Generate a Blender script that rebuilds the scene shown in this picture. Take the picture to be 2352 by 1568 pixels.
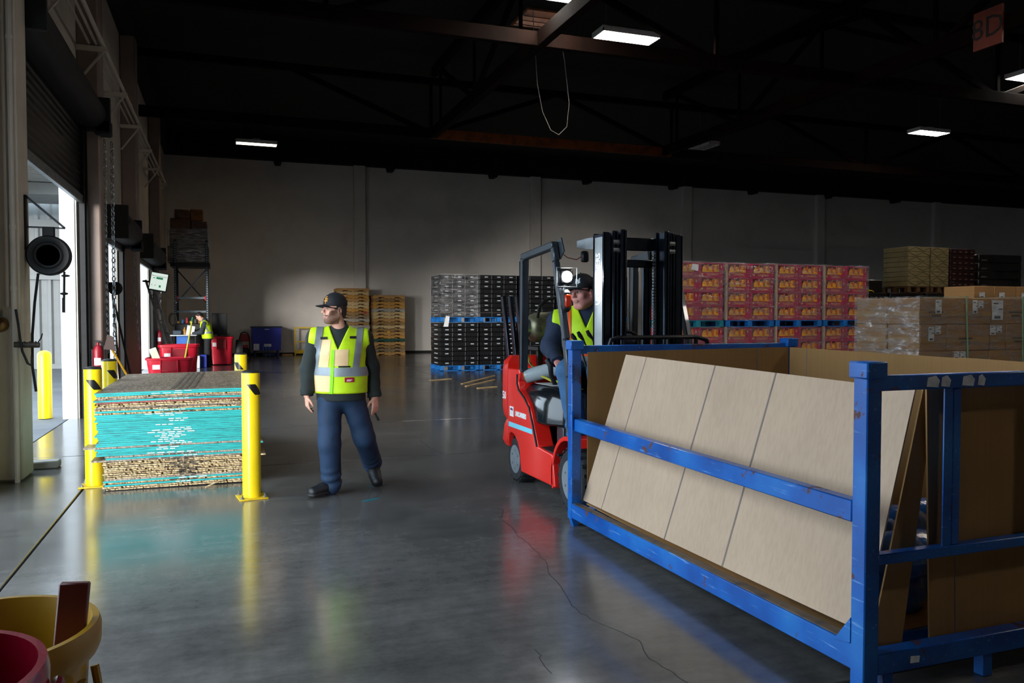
import bpy, bmesh, math, random
import numpy as np
from mathutils import Vector, Matrix, Euler
from math import sin, cos, pi, radians

for o in list(bpy.data.objects):
    bpy.data.objects.remove(o, do_unlink=True)
SC = bpy.context.scene
COL = SC.collection
RND = random.Random(11)

# ------------------------------------------------------------------ camera
cam_d = bpy.data.cameras.new('camera')
cam_d.sensor_width = 36.0
cam_d.lens = 28.0
cam_d.clip_start = 0.05
cam_d.clip_end = 300
cam = bpy.data.objects.new('camera', cam_d)
COL.objects.link(cam)
cam.location = (0, 0, 1.52)
cam.rotation_euler = (radians(90 - 1.85), 0, radians(-19.8))
SC.camera = cam

# ------------------------------------------------------------------ world: bright overcast sky
world = bpy.data.worlds.new('overcast_sky')
SC.world = world
world.use_nodes = True
wn = world.node_tree.nodes
wn['Background'].inputs[0].default_value = (0.70, 0.86, 1.0, 1)
wn['Background'].inputs[1].default_value = 4.6

SC.view_settings.view_transform = 'Standard'
SC.view_settings.look = 'None'
SC.view_settings.gamma = 1
SC.view_settings.use_curve_mapping = False
SC.view_settings.exposure = 0.3

# hazy low sun behind thin cloud, shining in obliquely through the dock doors
sun_d = bpy.data.lights.new('hazy_sun', 'SUN')
sun_d.energy = 3.7
sun_d.angle = radians(16)
sun_d.color = (1.0, .96, .90)
sun = bpy.data.objects.new('hazy_sun', sun_d)
COL.objects.link(sun)
sun.rotation_euler = Vector((.52, .855, -.065)).to_track_quat('-Z', 'Y').to_euler()

def portal(x, y0, y1, z0, z1):
    d = bpy.data.lights.new('door_daylight', 'AREA')
    d.shape = 'RECTANGLE'
    d.size = z1 - z0
    d.size_y = y1 - y0
    d.cycles.is_portal = True
    o = bpy.data.objects.new('door_daylight', d)
    COL.objects.link(o)
    o.location = (x, (y0 + y1) / 2, (z0 + z1) / 2)
    o.rotation_euler = (0, radians(-90), 0)
DOORS = [(2.3, 7.6, 4.5), (9.0, 13.22, 4.25), (15.75, 17.85, 3.0), (20.95, 24.9, 3.0)]
for (a, b, h) in DOORS:
    portal(-2.3, a, b, 0, h)

# ------------------------------------------------------------------ helpers
def srgb(h):
    h = h.lstrip('#')
    c = [int(h[i:i + 2], 16) / 255 for i in (0, 2, 4)]
    return tuple((v / 12.92 if v <= 0.04045 else ((v + 0.055) / 1.055) ** 2.4) for v in c)

def nt(name):
    m = bpy.data.materials.new(name)
    m.use_nodes = True
    t = m.node_tree
    return m, t, t.nodes['Principled BSDF']

def nd(t, typ, **kw):
    n = t.nodes.new(typ)
    for k, v in kw.items():
        if k.startswith('i_'):
            n.inputs[k[2:].replace('_', ' ')].default_value = v
        else:
            setattr(n, k, v)
    return n

def ramp(t, stops):
    r = t.nodes.new('ShaderNodeValToRGB')
    e = r.color_ramp.elements
    while len(e) > 1:
        e.remove(e[0])
    e[0].position = stops[0][0]
    c = stops[0][1]
    e[0].color = (*c, 1) if len(c) == 3 else c
    for p, c in stops[1:]:
        k = e.new(p)
        k.color = (*c, 1) if len(c) == 3 else c
    return r

def coords(t, scale=(1, 1, 1), world_space=False):
    tc = t.nodes.new('ShaderNodeTexCoord')
    mp = t.nodes.new('ShaderNodeMapping')
    mp.inputs['Scale'].default_value = scale
    if world_space:
        g = t.nodes.new('ShaderNodeNewGeometry')
        t.links.new(g.outputs['Position'], mp.inputs[0])
    else:
        t.links.new(tc.outputs['Object'], mp.inputs[0])
    return mp.outputs[0]

def bump(t, height_out, strength, dist, b):
    n = t.nodes.new('ShaderNodeBump')
    n.inputs['Strength'].default_value = strength
    n.inputs['Distance'].default_value = dist
    t.links.new(height_out, n.inputs['Height'])
    t.links.new(n.outputs[0], b.inputs['Normal'])

MATS = {}
def M(name, hexc, rough=0.5, metal=0.0, var=0.12, scale=6.0, bmp=0.0, bscale=None, stretch=(1, 1, 1), dark=None, coat=0.0, spec=0.5, ws=False, sheen=0.0):
    """painted / plastic / cloth base material: colour broken up by noise, optional bump"""
    if name in MATS:
        return MATS[name]
    m, t, b = nt(name)
    c = srgb(hexc)
    co = coords(t, stretch, ws)
    n = nd(t, 'ShaderNodeTexNoise', i_Scale=scale, i_Detail=6.0, i_Roughness=0.6)
    t.links.new(co, n.inputs['Vector'])
    d = srgb(dark) if dark else tuple(v * (1 - 2 * var) for v in c)
    hi = tuple(min(1, v * (1 + var)) for v in c)
    r = ramp(t, [(0.3, d), (0.5, c), (0.72, hi)])
    t.links.new(n.outputs['Fac'], r.inputs[0])
    t.links.new(r.outputs[0], b.inputs['Base Color'])
    b.inputs['Roughness'].default_value = rough
    b.inputs['Metallic'].default_value = metal
    b.inputs['Specular IOR Level'].default_value = spec
    b.inputs['Coat Weight'].default_value = coat
    if sheen:
        b.inputs['Sheen Weight'].default_value = sheen
    if bmp:
        n2 = nd(t, 'ShaderNodeTexNoise', i_Scale=bscale or scale * 4, i_Detail=4.0)
        t.links.new(co, n2.inputs['Vector'])
        bump(t, n2.outputs['Fac'], bmp, 0.01, b)
    MATS[name] = m
    return m

def EM(name, hexc, strength):
    if name in MATS:
        return MATS[name]
    m, t, b = nt(name)
    b.inputs['Base Color'].default_value = (*srgb(hexc), 1)
    b.inputs['Emission Color'].default_value = (*srgb(hexc), 1)
    b.inputs['Emission Strength'].default_value = strength
    MATS[name] = m
    return m

class MB:
    """collects shapes; build() links them as ONE mesh object"""
    def __init__(s):
        s.v = []; s.f = []; s.m = []
    def add(s, vs, fs, mi=0, T=None):
        k = len(s.v)
        if T is not None:
            vs = [T @ Vector(v) for v in vs]
        s.v.extend([tuple(v) for v in vs])
        s.f.extend([tuple(i + k for i in f) for f in fs])
        s.m.extend([mi] * len(fs))
        return s
    def box(s, x0, x1, y0, y1, z0, z1, mi=0, ch=0.0, T=None):
        if x0 > x1: x0, x1 = x1, x0
        if y0 > y1: y0, y1 = y1, y0
        if z0 > z1: z0, z1 = z1, z0
        if ch <= 0:
            v = [(x, y, z) for z in (z0, z1) for y in (y0, y1) for x in (x0, x1)]
            f = [(0, 2, 3, 1), (4, 5, 7, 6), (0, 1, 5, 4), (2, 6, 7, 3), (0, 4, 6, 2), (1, 3, 7, 5)]
            return s.add(v, f, mi, T)
        ch = min(ch, (x1 - x0) * .49, (y1 - y0) * .49, (z1 - z0) * .49)
        X = (x0, x1); Y = (y0, y1); Z = (z0, z1)
        v = []; ix = {}
        for i in (0, 1):
            for j in (0, 1):
                for k in (0, 1):
                    dx = ch * (1 - 2 * i); dy = ch * (1 - 2 * j); dz = ch * (1 - 2 * k)
                    ix[i, j, k, 0] = len(v); v.append((X[i], Y[j] + dy, Z[k] + dz))
                    ix[i, j, k, 1] = len(v); v.append((X[i] + dx, Y[j], Z[k] + dz))
                    ix[i, j, k, 2] = len(v); v.append((X[i] + dx, Y[j] + dy, Z[k]))
        f = []
        o4 = ((0, 0), (1, 0), (1, 1), (0, 1))
        for i in (0, 1):
            f.append([ix[i, a, b, 0] for a, b in (o4 if i else o4[::-1])])
            f.append([ix[a, i, b, 1] for a, b in (o4[::-1] if i else o4)])
            f.append([ix[a, b, i, 2] for a, b in (o4 if i else o4[::-1])])
        for a in (0, 1):
            for b in (0, 1):
                q = [ix[0, a, b, 1], ix[1, a, b, 1], ix[1, a, b, 2], ix[0, a, b, 2]]
                f.append(q if a != b else q[::-1])
                q = [ix[a, 0, b, 0], ix[a, 1, b, 0], ix[a, 1, b, 2], ix[a, 0, b, 2]]
                f.append(q if a == b else q[::-1])
                q = [ix[a, b, 0, 0], ix[a, b, 1, 0], ix[a, b, 1, 1], ix[a, b, 0, 1]]
                f.append(q if a != b else q[::-1])
                for k in (0, 1):
                    pass
        for i in (0, 1):
            for j in (0, 1):
                for k in (0, 1):
                    q = [ix[i, j, k, 0], ix[i, j, k, 1], ix[i, j, k, 2]]
                    f.append(q if (i + j + k) % 2 else q[::-1])
        return s.add(v, f, mi, T)
    def bar(s, p0, p1, w, h, mi=0, up=(0, 0, 1), ch=0.0):
        """rectangular bar p0->p1, w across, h along 'up'"""
        p0 = Vector(p0); p1 = Vector(p1); d = p1 - p0; L = d.length; d.normalize()
        up = Vector(up)
        sx = d.cross(up)
        if sx.length < 1e-4: sx = d.cross(Vector((1, 0, 0)))
        sx.normalize(); u = sx.cross(d)
        T = Matrix.Translation(p0) @ Matrix((sx, d, u)).transposed().to_4x4()
        return s.box(-w / 2, w / 2, 0, L, -h / 2, h / 2, mi, ch, T)
    def cyl(s, p0, p1, r0, r1=None, n=16, mi=0, caps=True):
        return s.tube([p0, p1], [r0, r0 if r1 is None else r1], n, mi, caps)
    def tube(s, pts, r, n=8, mi=0, caps=True):
        pts = [Vector(p) for p in pts]
        rs = r if isinstance(r, (list, tuple)) else [r] * len(pts)
        v = []; f = []
        ref = None
        for i, p in enumerate(pts):
            if i == 0: d = pts[1] - p
            elif i == len(pts) - 1: d = p - pts[i - 1]
            else: d = (pts[i + 1] - p).normalized() + (p - pts[i - 1]).normalized()
            d.normalize()
            if ref is None:
                ref = Vector((0, 0, 1)) if abs(d.z) < .9 else Vector((1, 0, 0))
            a = d.cross(ref)
            if a.length < 1e-5: a = d.orthogonal()
            a.normalize(); b = a.cross(d); ref = b
            for k in range(n):
                t = 2 * pi * k / n
                v.append(p + (a * cos(t) + b * sin(t)) * rs[i])
        for i in range(len(pts) - 1):
            for k in range(n):
                k2 = (k + 1) % n
                f.append((i * n + k, (i + 1) * n + k, (i + 1) * n + k2, i * n + k2))
        if caps:
            f.append(tuple(range(n)))
            f.append(tuple(reversed([(len(pts) - 1) * n + k for k in range(n)])))
        return s.add(v, f, mi)
    def lathe(s, prof, n=24, mi=0, T=None, sx=1.0, sy=1.0):
        """profile [(r,z)...] about local z; closed with caps when r>0 at the ends"""
        v = []; f = []
        for r, z in prof:
            for k in range(n):
                t = 2 * pi * k / n
                v.append((r * cos(t) * sx, r * sin(t) * sy, z))
        for i in range(len(prof) - 1):
            for k in range(n):
                k2 = (k + 1) % n
                f.append((i * n + k, i * n + k2, (i + 1) * n + k2, (i + 1) * n + k))
        if prof[0][0] > 1e-6: f.append(tuple(reversed(range(n))))
        if prof[-1][0] > 1e-6: f.append(tuple((len(prof) - 1) * n + k for k in range(n)))
        return s.add(v, f, mi, T)
    def prism(s, poly, a, b, axis='x', mi=0, T=None):
        """polygon extruded from a to b along an axis; poly in the two other axes in order"""
        n = len(poly)
        def P(u, w, t):
            return {'x': (t, u, w), 'y': (u, t, w), 'z': (u, w, t)}[axis]
        v = [P(u, w, a) for u, w in poly] + [P(u, w, b) for u, w in poly]
        f = [tuple(range(n)), tuple(reversed(range(n, 2 * n)))]
        f += [(i, n + i, n + (i + 1) % n, (i + 1) % n) for i in range(n)]
        return s.add(v, f, mi, T)
    def ell(s, c, r, n=16, m=10, mi=0, T=None):
        v = []; f = []
        for i in range(m + 1):
            t = pi * i / m
            for k in range(n):
                q = 2 * pi * k / n
                v.append((c[0] + r[0] * sin(t) * cos(q), c[1] + r[1] * sin(t) * sin(q), c[2] - r[2] * cos(t)))
        for i in range(m):
            for k in range(n):
                k2 = (k + 1) % n
                f.append((i * n + k, i * n + k2, (i + 1) * n + k2, (i + 1) * n + k))
        return s.add(v, f, mi, T)
    def mesh(s, name, mats, smooth=True, ang=38, fixn=True):
        me = bpy.data.meshes.new(name)
        me.from_pydata(s.v, [], s.f)
        for m in (mats if isinstance(mats, (list, tuple)) else [mats]):
            me.materials.append(m)
        me.polygons.foreach_set('material_index', s.m)
        if fixn:
            bm = bmesh.new(); bm.from_mesh(me)
            bmesh.ops.remove_doubles(bm, verts=bm.verts, dist=1e-6)
            bmesh.ops.recalc_face_normals(bm, faces=bm.faces)
            bm.to_mesh(me); bm.free()
        if smooth:
            me.polygons.foreach_set('use_smooth', [True] * len(me.polygons))
            me.set_sharp_from_angle(angle=radians(ang))
        me.update()
        return me
    def build(s, name, mats, parent=None, loc=None, rotz=0, **kw):
        return link(name, s.mesh(name, mats, **kw), parent, loc, rotz)

def link(name, me, parent=None, loc=None, rotz=0):
    o = bpy.data.objects.new(name, me)
    COL.objects.link(o)
    if parent: o.parent = parent
    if loc is not None: o.location = loc
    if rotz: o.rotation_euler = (0, 0, rotz)
    return o

def tag(o, label, cat, group=None):
    o['label'] = label; o['category'] = cat
    if group: o['group'] = group
    return o

def thing(name, label, cat, loc=(0, 0, 0), rotz=0, group=None):
    o = bpy.data.objects.new(name, None)
    o.empty_display_size = 0.1
    COL.objects.link(o)
    o.location = loc; o.rotation_euler = (0, 0, rotz)
    return tag(o, label, cat, group)

def lab(o, label):
    o['label'] = label
    return o

def struct(name, mb, mats, parent=None, **kw):
    o = mb.build(name, mats, parent, **kw)
    if parent is None: o['kind'] = 'structure'
    return o

def dup(root, loc, rotz=None, label=None, group=None):
    r = root.copy(); COL.objects.link(r); r.location = loc
    if rotz is not None: r.rotation_euler = (0, 0, rotz)
    if label: r['label'] = label
    if group: r['group'] = group
    for ch in root.children:
        c = ch.copy(); COL.objects.link(c); c.parent = r
        for g in ch.children:
            d = g.copy(); COL.objects.link(d); d.parent = c
    return r

ORD = ['', 'first', 'second', 'third', 'fourth', 'fifth', 'sixth', 'seventh', 'eighth', 'ninth', 'tenth', 'eleventh', 'twelfth', 'thirteenth',
       'fourteenth', 'fifteenth', 'sixteenth', 'seventeenth', 'eighteenth', 'nineteenth', 'twentieth']
def nth(i):
    if i <= 20: return ORD[i]
    t = {2: 'twenty', 3: 'thirty', 4: 'forty', 5: 'fifty'}[i // 10]
    if i % 10 == 0: return t[:-1] + 'ieth'
    return t + '-' + ORD[i % 10]

_txt = {}
def text_mesh(txt, size, mat, depth=0.001, bold=0.0, shear=0.0, space=1.0):
    cu = bpy.data.curves.new('lettering', 'FONT')
    cu.body = txt; cu.size = size; cu.extrude = depth; cu.offset = bold; cu.shear = shear
    cu.align_x = 'CENTER'; cu.align_y = 'CENTER'; cu.resolution_u = 2; cu.space_character = space
    o = bpy.data.objects.new('lettering', cu)
    COL.objects.link(o)
    dg = bpy.context.evaluated_depsgraph_get()
    me = bpy.data.meshes.new_from_object(o.evaluated_get(dg))
    bpy.data.objects.remove(o, do_unlink=True)
    me.materials.clear(); me.materials.append(mat)
    return me
def text(name, txt, size, mat, parent, loc, face='-y', depth=0.001, roll=0.0, **kw):
    """lettering lying on a face that looks along 'face'"""
    o = link(name, text_mesh(txt, size, mat, depth, **kw), parent, loc)
    e = {'-y': (pi / 2, 0, 0), '-x': (pi / 2, 0, -pi / 2), '+x': (pi / 2, 0, pi / 2), 'z': (0, 0, 0)}[face]
    R = Euler(e).to_matrix() @ Matrix.Rotation(roll, 3, 'Z')
    o.rotation_euler = R.to_euler()
    return o
# ------------------------------------------------------------------ materials of the setting
def mat_floor():
    m, t, b = nt('polished_concrete')
    co = coords(t, (1, 1, 1), True)
    n1 = nd(t, 'ShaderNodeTexNoise', i_Scale=0.55, i_Detail=8.0, i_Roughness=0.62)
    n2 = nd(t, 'ShaderNodeTexNoise', i_Scale=9.0, i_Detail=6.0, i_Roughness=0.7)
    n3 = nd(t, 'ShaderNodeTexNoise', i_Scale=60.0, i_Detail=3.0)
    for n in (n1, n2, n3): t.links.new(co, n.inputs['Vector'])
    st = coords(t, (0.5, 5, 1), True)
    n4 = nd(t, 'ShaderNodeTexNoise', i_Scale=1.6, i_Detail=4.0, i_Roughness=0.6)
    t.links.new(st, n4.inputs['Vector'])
    r1 = ramp(t, [(0.25, srgb('#484644')), (0.5, srgb('#686664')), (0.75, srgb('#7e7b77'))])
    t.links.new(n1.outputs['Fac'], r1.inputs[0])
    mx = nd(t, 'ShaderNodeMixRGB', blend_type='MULTIPLY'); mx.inputs[0].default_value = 0.55
    r2 = ramp(t, [(0.3, (0.45, 0.45, 0.45)), (0.62, (1, 1, 1))])
    t.links.new(n2.outputs['Fac'], r2.inputs[0])
    t.links.new(r1.outputs[0], mx.inputs[1]); t.links.new(r2.outputs[0], mx.inputs[2])
    mx2 = nd(t, 'ShaderNodeMixRGB', blend_type='MULTIPLY'); mx2.inputs[0].default_value = 0.8
    r4 = ramp(t, [(0.36, (0.78, 0.78, 0.80)), (0.58, (1, 1, 1))])
    t.links.new(n4.outputs['Fac'], r4.inputs[0])
    t.links.new(mx.outputs[0], mx2.inputs[1]); t.links.new(r4.outputs[0], mx2.inputs[2])
    t.links.new(mx2.outputs[0], b.inputs['Base Color'])
    rr = ramp(t, [(0.3, (0.12, 0.12, 0.12)), (0.7, (0.23, 0.23, 0.23))])
    t.links.new(n1.outputs['Fac'], rr.inputs[0])
    t.links.new(rr.outputs[0], b.inputs['Roughness'])
    b.inputs['Specular IOR Level'].default_value = 0.62
    n5 = nd(t, 'ShaderNodeTexNoise', i_Scale=1.6, i_Detail=1.0)
    t.links.new(co, n5.inputs['Vector'])
    bump(t, n5.outputs['Fac'], 0.05, 0.02, b)
    return m
FLOOR = mat_floor()
WALL = M('painted_tilt_up_wall', '#d8d2cb', 0.75, var=0.06, scale=0.8, bmp=0.08, bscale=30, ws=True)
WALL_L = M('painted_side_wall', '#cfc6b8', 0.7, var=0.08, scale=1.2, bmp=0.08, bscale=25, ws=True)
PIL = M('brownish_pilaster_paint', '#8c7a70', 0.7, var=0.08, scale=1.5, bmp=.08, bscale=25, ws=True)
JAMBW = M('jamb_white_paint', '#d3d8dc', .55, var=.03, scale=3, ws=True)
WHITE_EXT = M('white_exterior_paint', '#7b7f80', 0.55, var=0.04, scale=3, ws=True)
BLACKROOF = M('black_roof_deck', '#0a0908', 0.9, var=0.3, scale=2, ws=True)
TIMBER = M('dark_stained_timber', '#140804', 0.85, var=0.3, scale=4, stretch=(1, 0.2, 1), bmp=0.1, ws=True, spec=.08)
TIMBER_LIT = M('lamplit_timber', '#5f2f10', 0.75, var=0.3, scale=4, stretch=(1, 0.2, 1), bmp=0.1, ws=True, spec=.15)  # same roof timber with the lamps' warm glow put into its colour
BLACKMETAL = M('black_metal', '#17181b', 0.42, 0.3, var=0.2, scale=8)
SLAT_BLACK = M('black_slat_metal', '#1b1a19', 0.45, 0.5, var=0.2, scale=8)
GALV = M('galvanised_steel', '#8b9092', 0.4, 0.8, var=0.15, scale=14)
JOINT = M('joint_filler', '#1f1e1d', 0.8)
ASPHALT = M('outdoor_concrete', '#666a70', 0.8, var=0.12, scale=1.2, bmp=0.1, ws=True)

# floor: slabs with recessed joints over a dark base
fl = MB(); fl.box(-2.2, 42, -9, 32.4, -0.3, -0.025)
floor = struct('floor', fl, JOINT)
G = 0.007
def slab(x0, x1, y0, y1, g=G):
    mb = MB(); mb.box(x0 + g, x1 - g, y0 + g, y1 - g, -0.12, 0.0, 0, 0.006)
    mb.build('slab', FLOOR, floor)
slab(-2.19, -1.19, -9, 9.69, 0.009); slab(-2.19, -1.19, 9.69, 19.0); slab(-2.19, -1.19, 19, 32.4)
for path in ([(1.992, 5.953), (2.041, 5.83), (1.915, 5.619), (1.924, 5.354), (1.884, 5.127), (1.885, 4.903), (1.868, 4.703), (1.836, 4.476), (1.775, 4.28), (1.755, 4.087), (1.689, 3.788), (1.7, 3.623), (1.75, 3.455), (1.804, 3.269), (1.757, 3.084), (1.779, 2.937), (1.804, 2.7)],
             [(2.232, 9.521), (2.215, 9.009), (2.212, 8.692), (2.276, 8.371)], [(1.317, 3.34), (1.31, 3.244), (1.261, 3.003)]):
    q = MB(); rk_ = random.Random(3); pts_ = []
    for a_, b_ in zip(path, path[1:]):
        for u_ in (0, .33, .66): pts_.append((a_[0] + (b_[0] - a_[0]) * u_ + rk_.uniform(-.012, .012), a_[1] + (b_[1] - a_[1]) * u_ + rk_.uniform(-.012, .012)))
    for a_, b_ in zip(pts_, pts_[1:]): q.bar((*a_, .0002), (*b_, .0002), .004, .0006)
    o_ = q.build('crack', JOINT, floor)
xs = [-1.19, 5.0, 11.2, 17.4, 23.6, 42]
ys = [-9, -3.2, 2.6, 8.43, 11.3, 17.1, 22.9, 28.7, 32.4]
for a, b in zip(xs, xs[1:]):
    for c, d in zip(ys, ys[1:]):
        slab(a, b, c, d, 0.005)

WT = 0.19                       # wall thickness
XI = -2.04                      # inner face of left wall
HW = 7.45                       # painted wall height
HC = 8.35                       # roof deck
# back wall with pilasters
mb = MB(); mb.box(-2.3, 42, 32.1, 32.4, 0, HW + .3)
wb = struct('wall_back', mb, WALL)
for x in (5.07, 12.57, 20.06, 27.65, 35.2):
    p = MB(); p.box(x - .23, x + .23, 31.86, 32.1, 0, HW + .05, 0, 0.02)
    p.build('pilaster', WALL, wb)
p = MB(); p.tube([(5.36, 32.03, 0.6), (5.36, 32.03, 7.4)], 0.03, 8)
p.build('conduit', WALL, wb)
p = MB(); p.box(23.5, 27.3, 32.07, 32.1, 4.72, 4.77)
p.build('panel_line', WALL, wb)
mb = MB(); mb.box(-2.3, 42, 31.75, 32.1, HW, HC)
struct('trim_1', mb, BLACKROOF)
mb = MB(); mb.box(-2.04, 42, 32.07, 32.1, 0, 0.09)
struct('baseboard_back', mb, JOINT)
for i in range(8):
    x = 1.965 + 4.33 * i
    b_ = MB(); b_.prism([(x - .16, HW + .02), (x + .16, HW + .02), (x + .1, HW - .17), (x - .1, HW - .17)], 31.6, 32.1, 'y')
    b_.build('beam_bracket', BLACKROOF, wb)

# left wall built round its door openings
mb = MB()
edges = [-9.0]
for a, b, h in DOORS:
    mb.box(XI - WT, XI, edges[-1], a, 0, HW)
    mb.box(XI - WT, XI, a, b, h, HW)
    edges.append(b)
mb.box(XI - WT, XI, edges[-1], 32.4, 0, HW)
wl = struct('wall_left', mb, WALL_L)
mb = MB(); mb.box(XI - WT, XI + .12, -9, 32.1, HW, HC)
struct('trim_2', mb, BLACKROOF)
for (y0, y1, x1) in ((8.36, 8.80, -1.76), (13.42, 13.92, -1.74), (18.75, 19.25, -1.74), (25.3, 25.8, -1.74)):
    p = MB(); p.box(XI, x1, y0, y1, 0, HW, 0, 0.025)
    p.build('pilaster', WALL_L if y0 < 10 else PIL, wl)
# far jamb reveals painted white outside (exterior returns of the tilt-up panels)
for (y, h, w) in ((13.22, 4.3, .02), (17.85, 3.0, .02), (24.9, 3.0, .02)):
    p = MB(); p.box(XI - WT - .03, XI - .025, y - w, y - .002, 0, h)
    p.build('door_jamb', JAMBW, wl)
# the walls out of sight that close the hall
mb = MB(); mb.box(-2.3, 42, -9.3, -9, 0, HC); struct('wall_front', mb, WALL)
mb = MB(); mb.box(42, 42.3, -9.3, 32.4, 0, HC); struct('wall_right', mb, WALL)
# ceiling with a skylight opening
SKX0, SKX1, SKY0, SKY1 = 6.42, 7.62, 16.75, 17.75
mb = MB()
mb.box(-2.3, SKX0, -9.3, 32.4, HC, HC + .12); mb.box(SKX1, 42.3, -9.3, 32.4, HC, HC + .12)
mb.box(SKX0, SKX1, -9.3, SKY0, HC, HC + .12); mb.box(SKX0, SKX1, SKY1, 32.4, HC, HC + .12)
struct('ceiling', mb, BLACKROOF)

# skylight: timber curb, bars and a translucent dome
SKYGLASS, t, b = nt('skylight_acrylic')
b.inputs['Base Color'].default_value = (0.9, 0.95, 1, 1); b.inputs['Roughness'].default_value = 0.35
b.inputs['Transmission Weight'].default_value = 0.9
sk = bpy.data.objects.new('window_1', None); COL.objects.link(sk); sk['kind'] = 'structure'
c = MB()
for (a0, a1, b0, b1) in ((SKX0 - .05, SKX1 + .05, SKY0 - .05, SKY0), (SKX0 - .05, SKX1 + .05, SKY1, SKY1 + .05), (SKX0 - .05, SKX0, SKY0, SKY1), (SKX1, SKX1 + .05, SKY0, SKY1)):
    c.box(a0, a1, b0, b1, HC - .03, HC + .4)
c.build('curb', M('skylight_timber', '#8a5028', 0.6, var=.25, scale=5), sk)
for y in (17.02, 17.30, 17.56):
    r_ = MB(); r_.box(SKX0, SKX1, y, y + .05, HC - .06, HC + .1, 0, .005)
    r_.build('timber_bar', M('skylight_timber', '#8a5028'), sk)
g = MB(); g.box(SKX0, SKX1, SKY0, SKY1, HC + .36, HC + .38)
g.build('pane', SKYGLASS, sk)
pd = bpy.data.lights.new('skylight_daylight', 'AREA'); pd.shape = 'RECTANGLE'; pd.size = 1.2; pd.size_y = 1.0; pd.cycles.is_portal = True
po = bpy.data.objects.new('skylight_daylight', pd); COL.objects.link(po); po.location = ((SKX0 + SKX1) / 2, (SKY0 + SKY1) / 2, HC + .5)
# cord hanging from the skylight
cd = MB(); cd.tube([(6.50, 16.7, HC - .03), (6.55, 16.7, 7.6), (6.62, 16.72, 6.7), (6.76, 16.75, 6.1), (6.98, 16.8, 5.72), (7.2, 16.85, 5.64), (7.42, 16.9, 5.85), (7.5, 16.95, 6.4), (7.4, 17, 7.4), (7.2, 17, HC)], 0.008, 6)
tag(cd.build('pull_cord', M('pale_cord', '#a89f92', .6)), 'long pale pull cord looping down from the bright roof skylight', 'cord')

# timber roof trusses
def truss_x(y, x0, x1, zb=6.45, zt=7.85, label='', node=7.45, xn=5.3, chord=None):
    chord = chord or TIMBER
    t_ = thing('roof_truss', label, 'truss', (0, y, 0))
    for (xa, xb, mm) in ((x0, xn, TIMBER), (xn, xn + node, chord), (xn + node, x1, TIMBER)):
        b_ = MB(); b_.box(xa, xb, -.07, .07, zb - .13, zb + .13, 0, .008); b_.build('bottom_chord', mm, t_)
    b_ = MB(); b_.box(x0, x1, -.06, .06, zt - .09, zt + .09, 0, .008); b_.build('top_chord', TIMBER, t_)
    x = xn
    while x - node > x0 + .3: x -= node
    while x < x1:
        b_ = MB(); b_.bar((x, 0, zb), (x, 0, zt), .06, .08); b_.build('post', TIMBER, t_)
        for sg in (-1, 1):
            xe = x + sg * node / 2
            if x0 < xe < x1:
                b_ = MB(); b_.bar((x, 0, zb), (xe, 0, zt), .1, .12); b_.build('web', TIMBER, t_)
        x += node
    return t_
truss_x(21.2, -1.9, 30, label='timber roof truss nearest the back wall, with bottom chord coloured as if lamplit', chord=TIMBER_LIT)  # middle span of the bottom chord coloured as if lit by the lamps
truss_x(13.4, -1.9, 30, label='timber roof truss crossing in front of the skylight at the top of the frame', xn=1.6)
def girder_y(x, y0, y1, zb, label):
    t_ = thing('roof_girder', label, 'girder', (x, 0, 0))
    b_ = MB(); b_.box(-.08, .08, y0, y1, zb - .14, zb + .14, 0, .01); b_.build('bottom_chord', TIMBER, t_)
    b_ = MB(); b_.box(-.07, .07, y0, y1, 7.95, 8.2, 0, .01); b_.build('top_chord', TIMBER, t_)
    y = y0 + .4; k = 0
    while y < y1:
        b_ = MB(); b_.bar((0, y, zb), (0, y, 7.95), .06, .06, up=(0, 1, 0)); b_.build('post', TIMBER, t_)
        if y + 3 < y1:
            b_ = MB(); b_.bar((0, y if k % 2 else y + 3, zb), (0, y + 3 if k % 2 else y, 7.95), .09, .1); b_.build('web', TIMBER, t_)
        y += 3; k += 1
girder_y(5.36, 2, 21.1, 6.45, 'long timber roof girder running from the left truss node up past the skylight')
girder_y(12.45, 2, 21.1, 6.45, 'long timber roof girder running above the mast towards the upper right corner')
# sloping brace beside the skylight, lamp light painted into its warm brown
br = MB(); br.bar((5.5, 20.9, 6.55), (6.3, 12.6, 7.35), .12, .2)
tag(br.build('roof_brace', TIMBER_LIT), 'warm brown diagonal roof brace rising beside the long bright ceiling lamp', 'brace')
# aisle sign 8D
SIGN = M('sign_board', '#642310', .6)
sg = thing('aisle_sign', 'brown hanging aisle sign reading 8D high at the upper right', 'sign', (12.2, 10.1, 6.42))
b_ = MB(); b_.box(-.02, .02, -.27, .27, -.36, .28); b_.build('board', SIGN, sg)
for yy in (-.2, .2):
    b_ = MB(); b_.box(.02, .175, yy - .015, yy + .015, .1, .13); b_.build('hanger', BLACKMETAL, sg)
text('lettering', '8D', .5, M('sign_black', '#0a0808', .6), sg, (-.023, 0, -.04), '-x')

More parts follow.
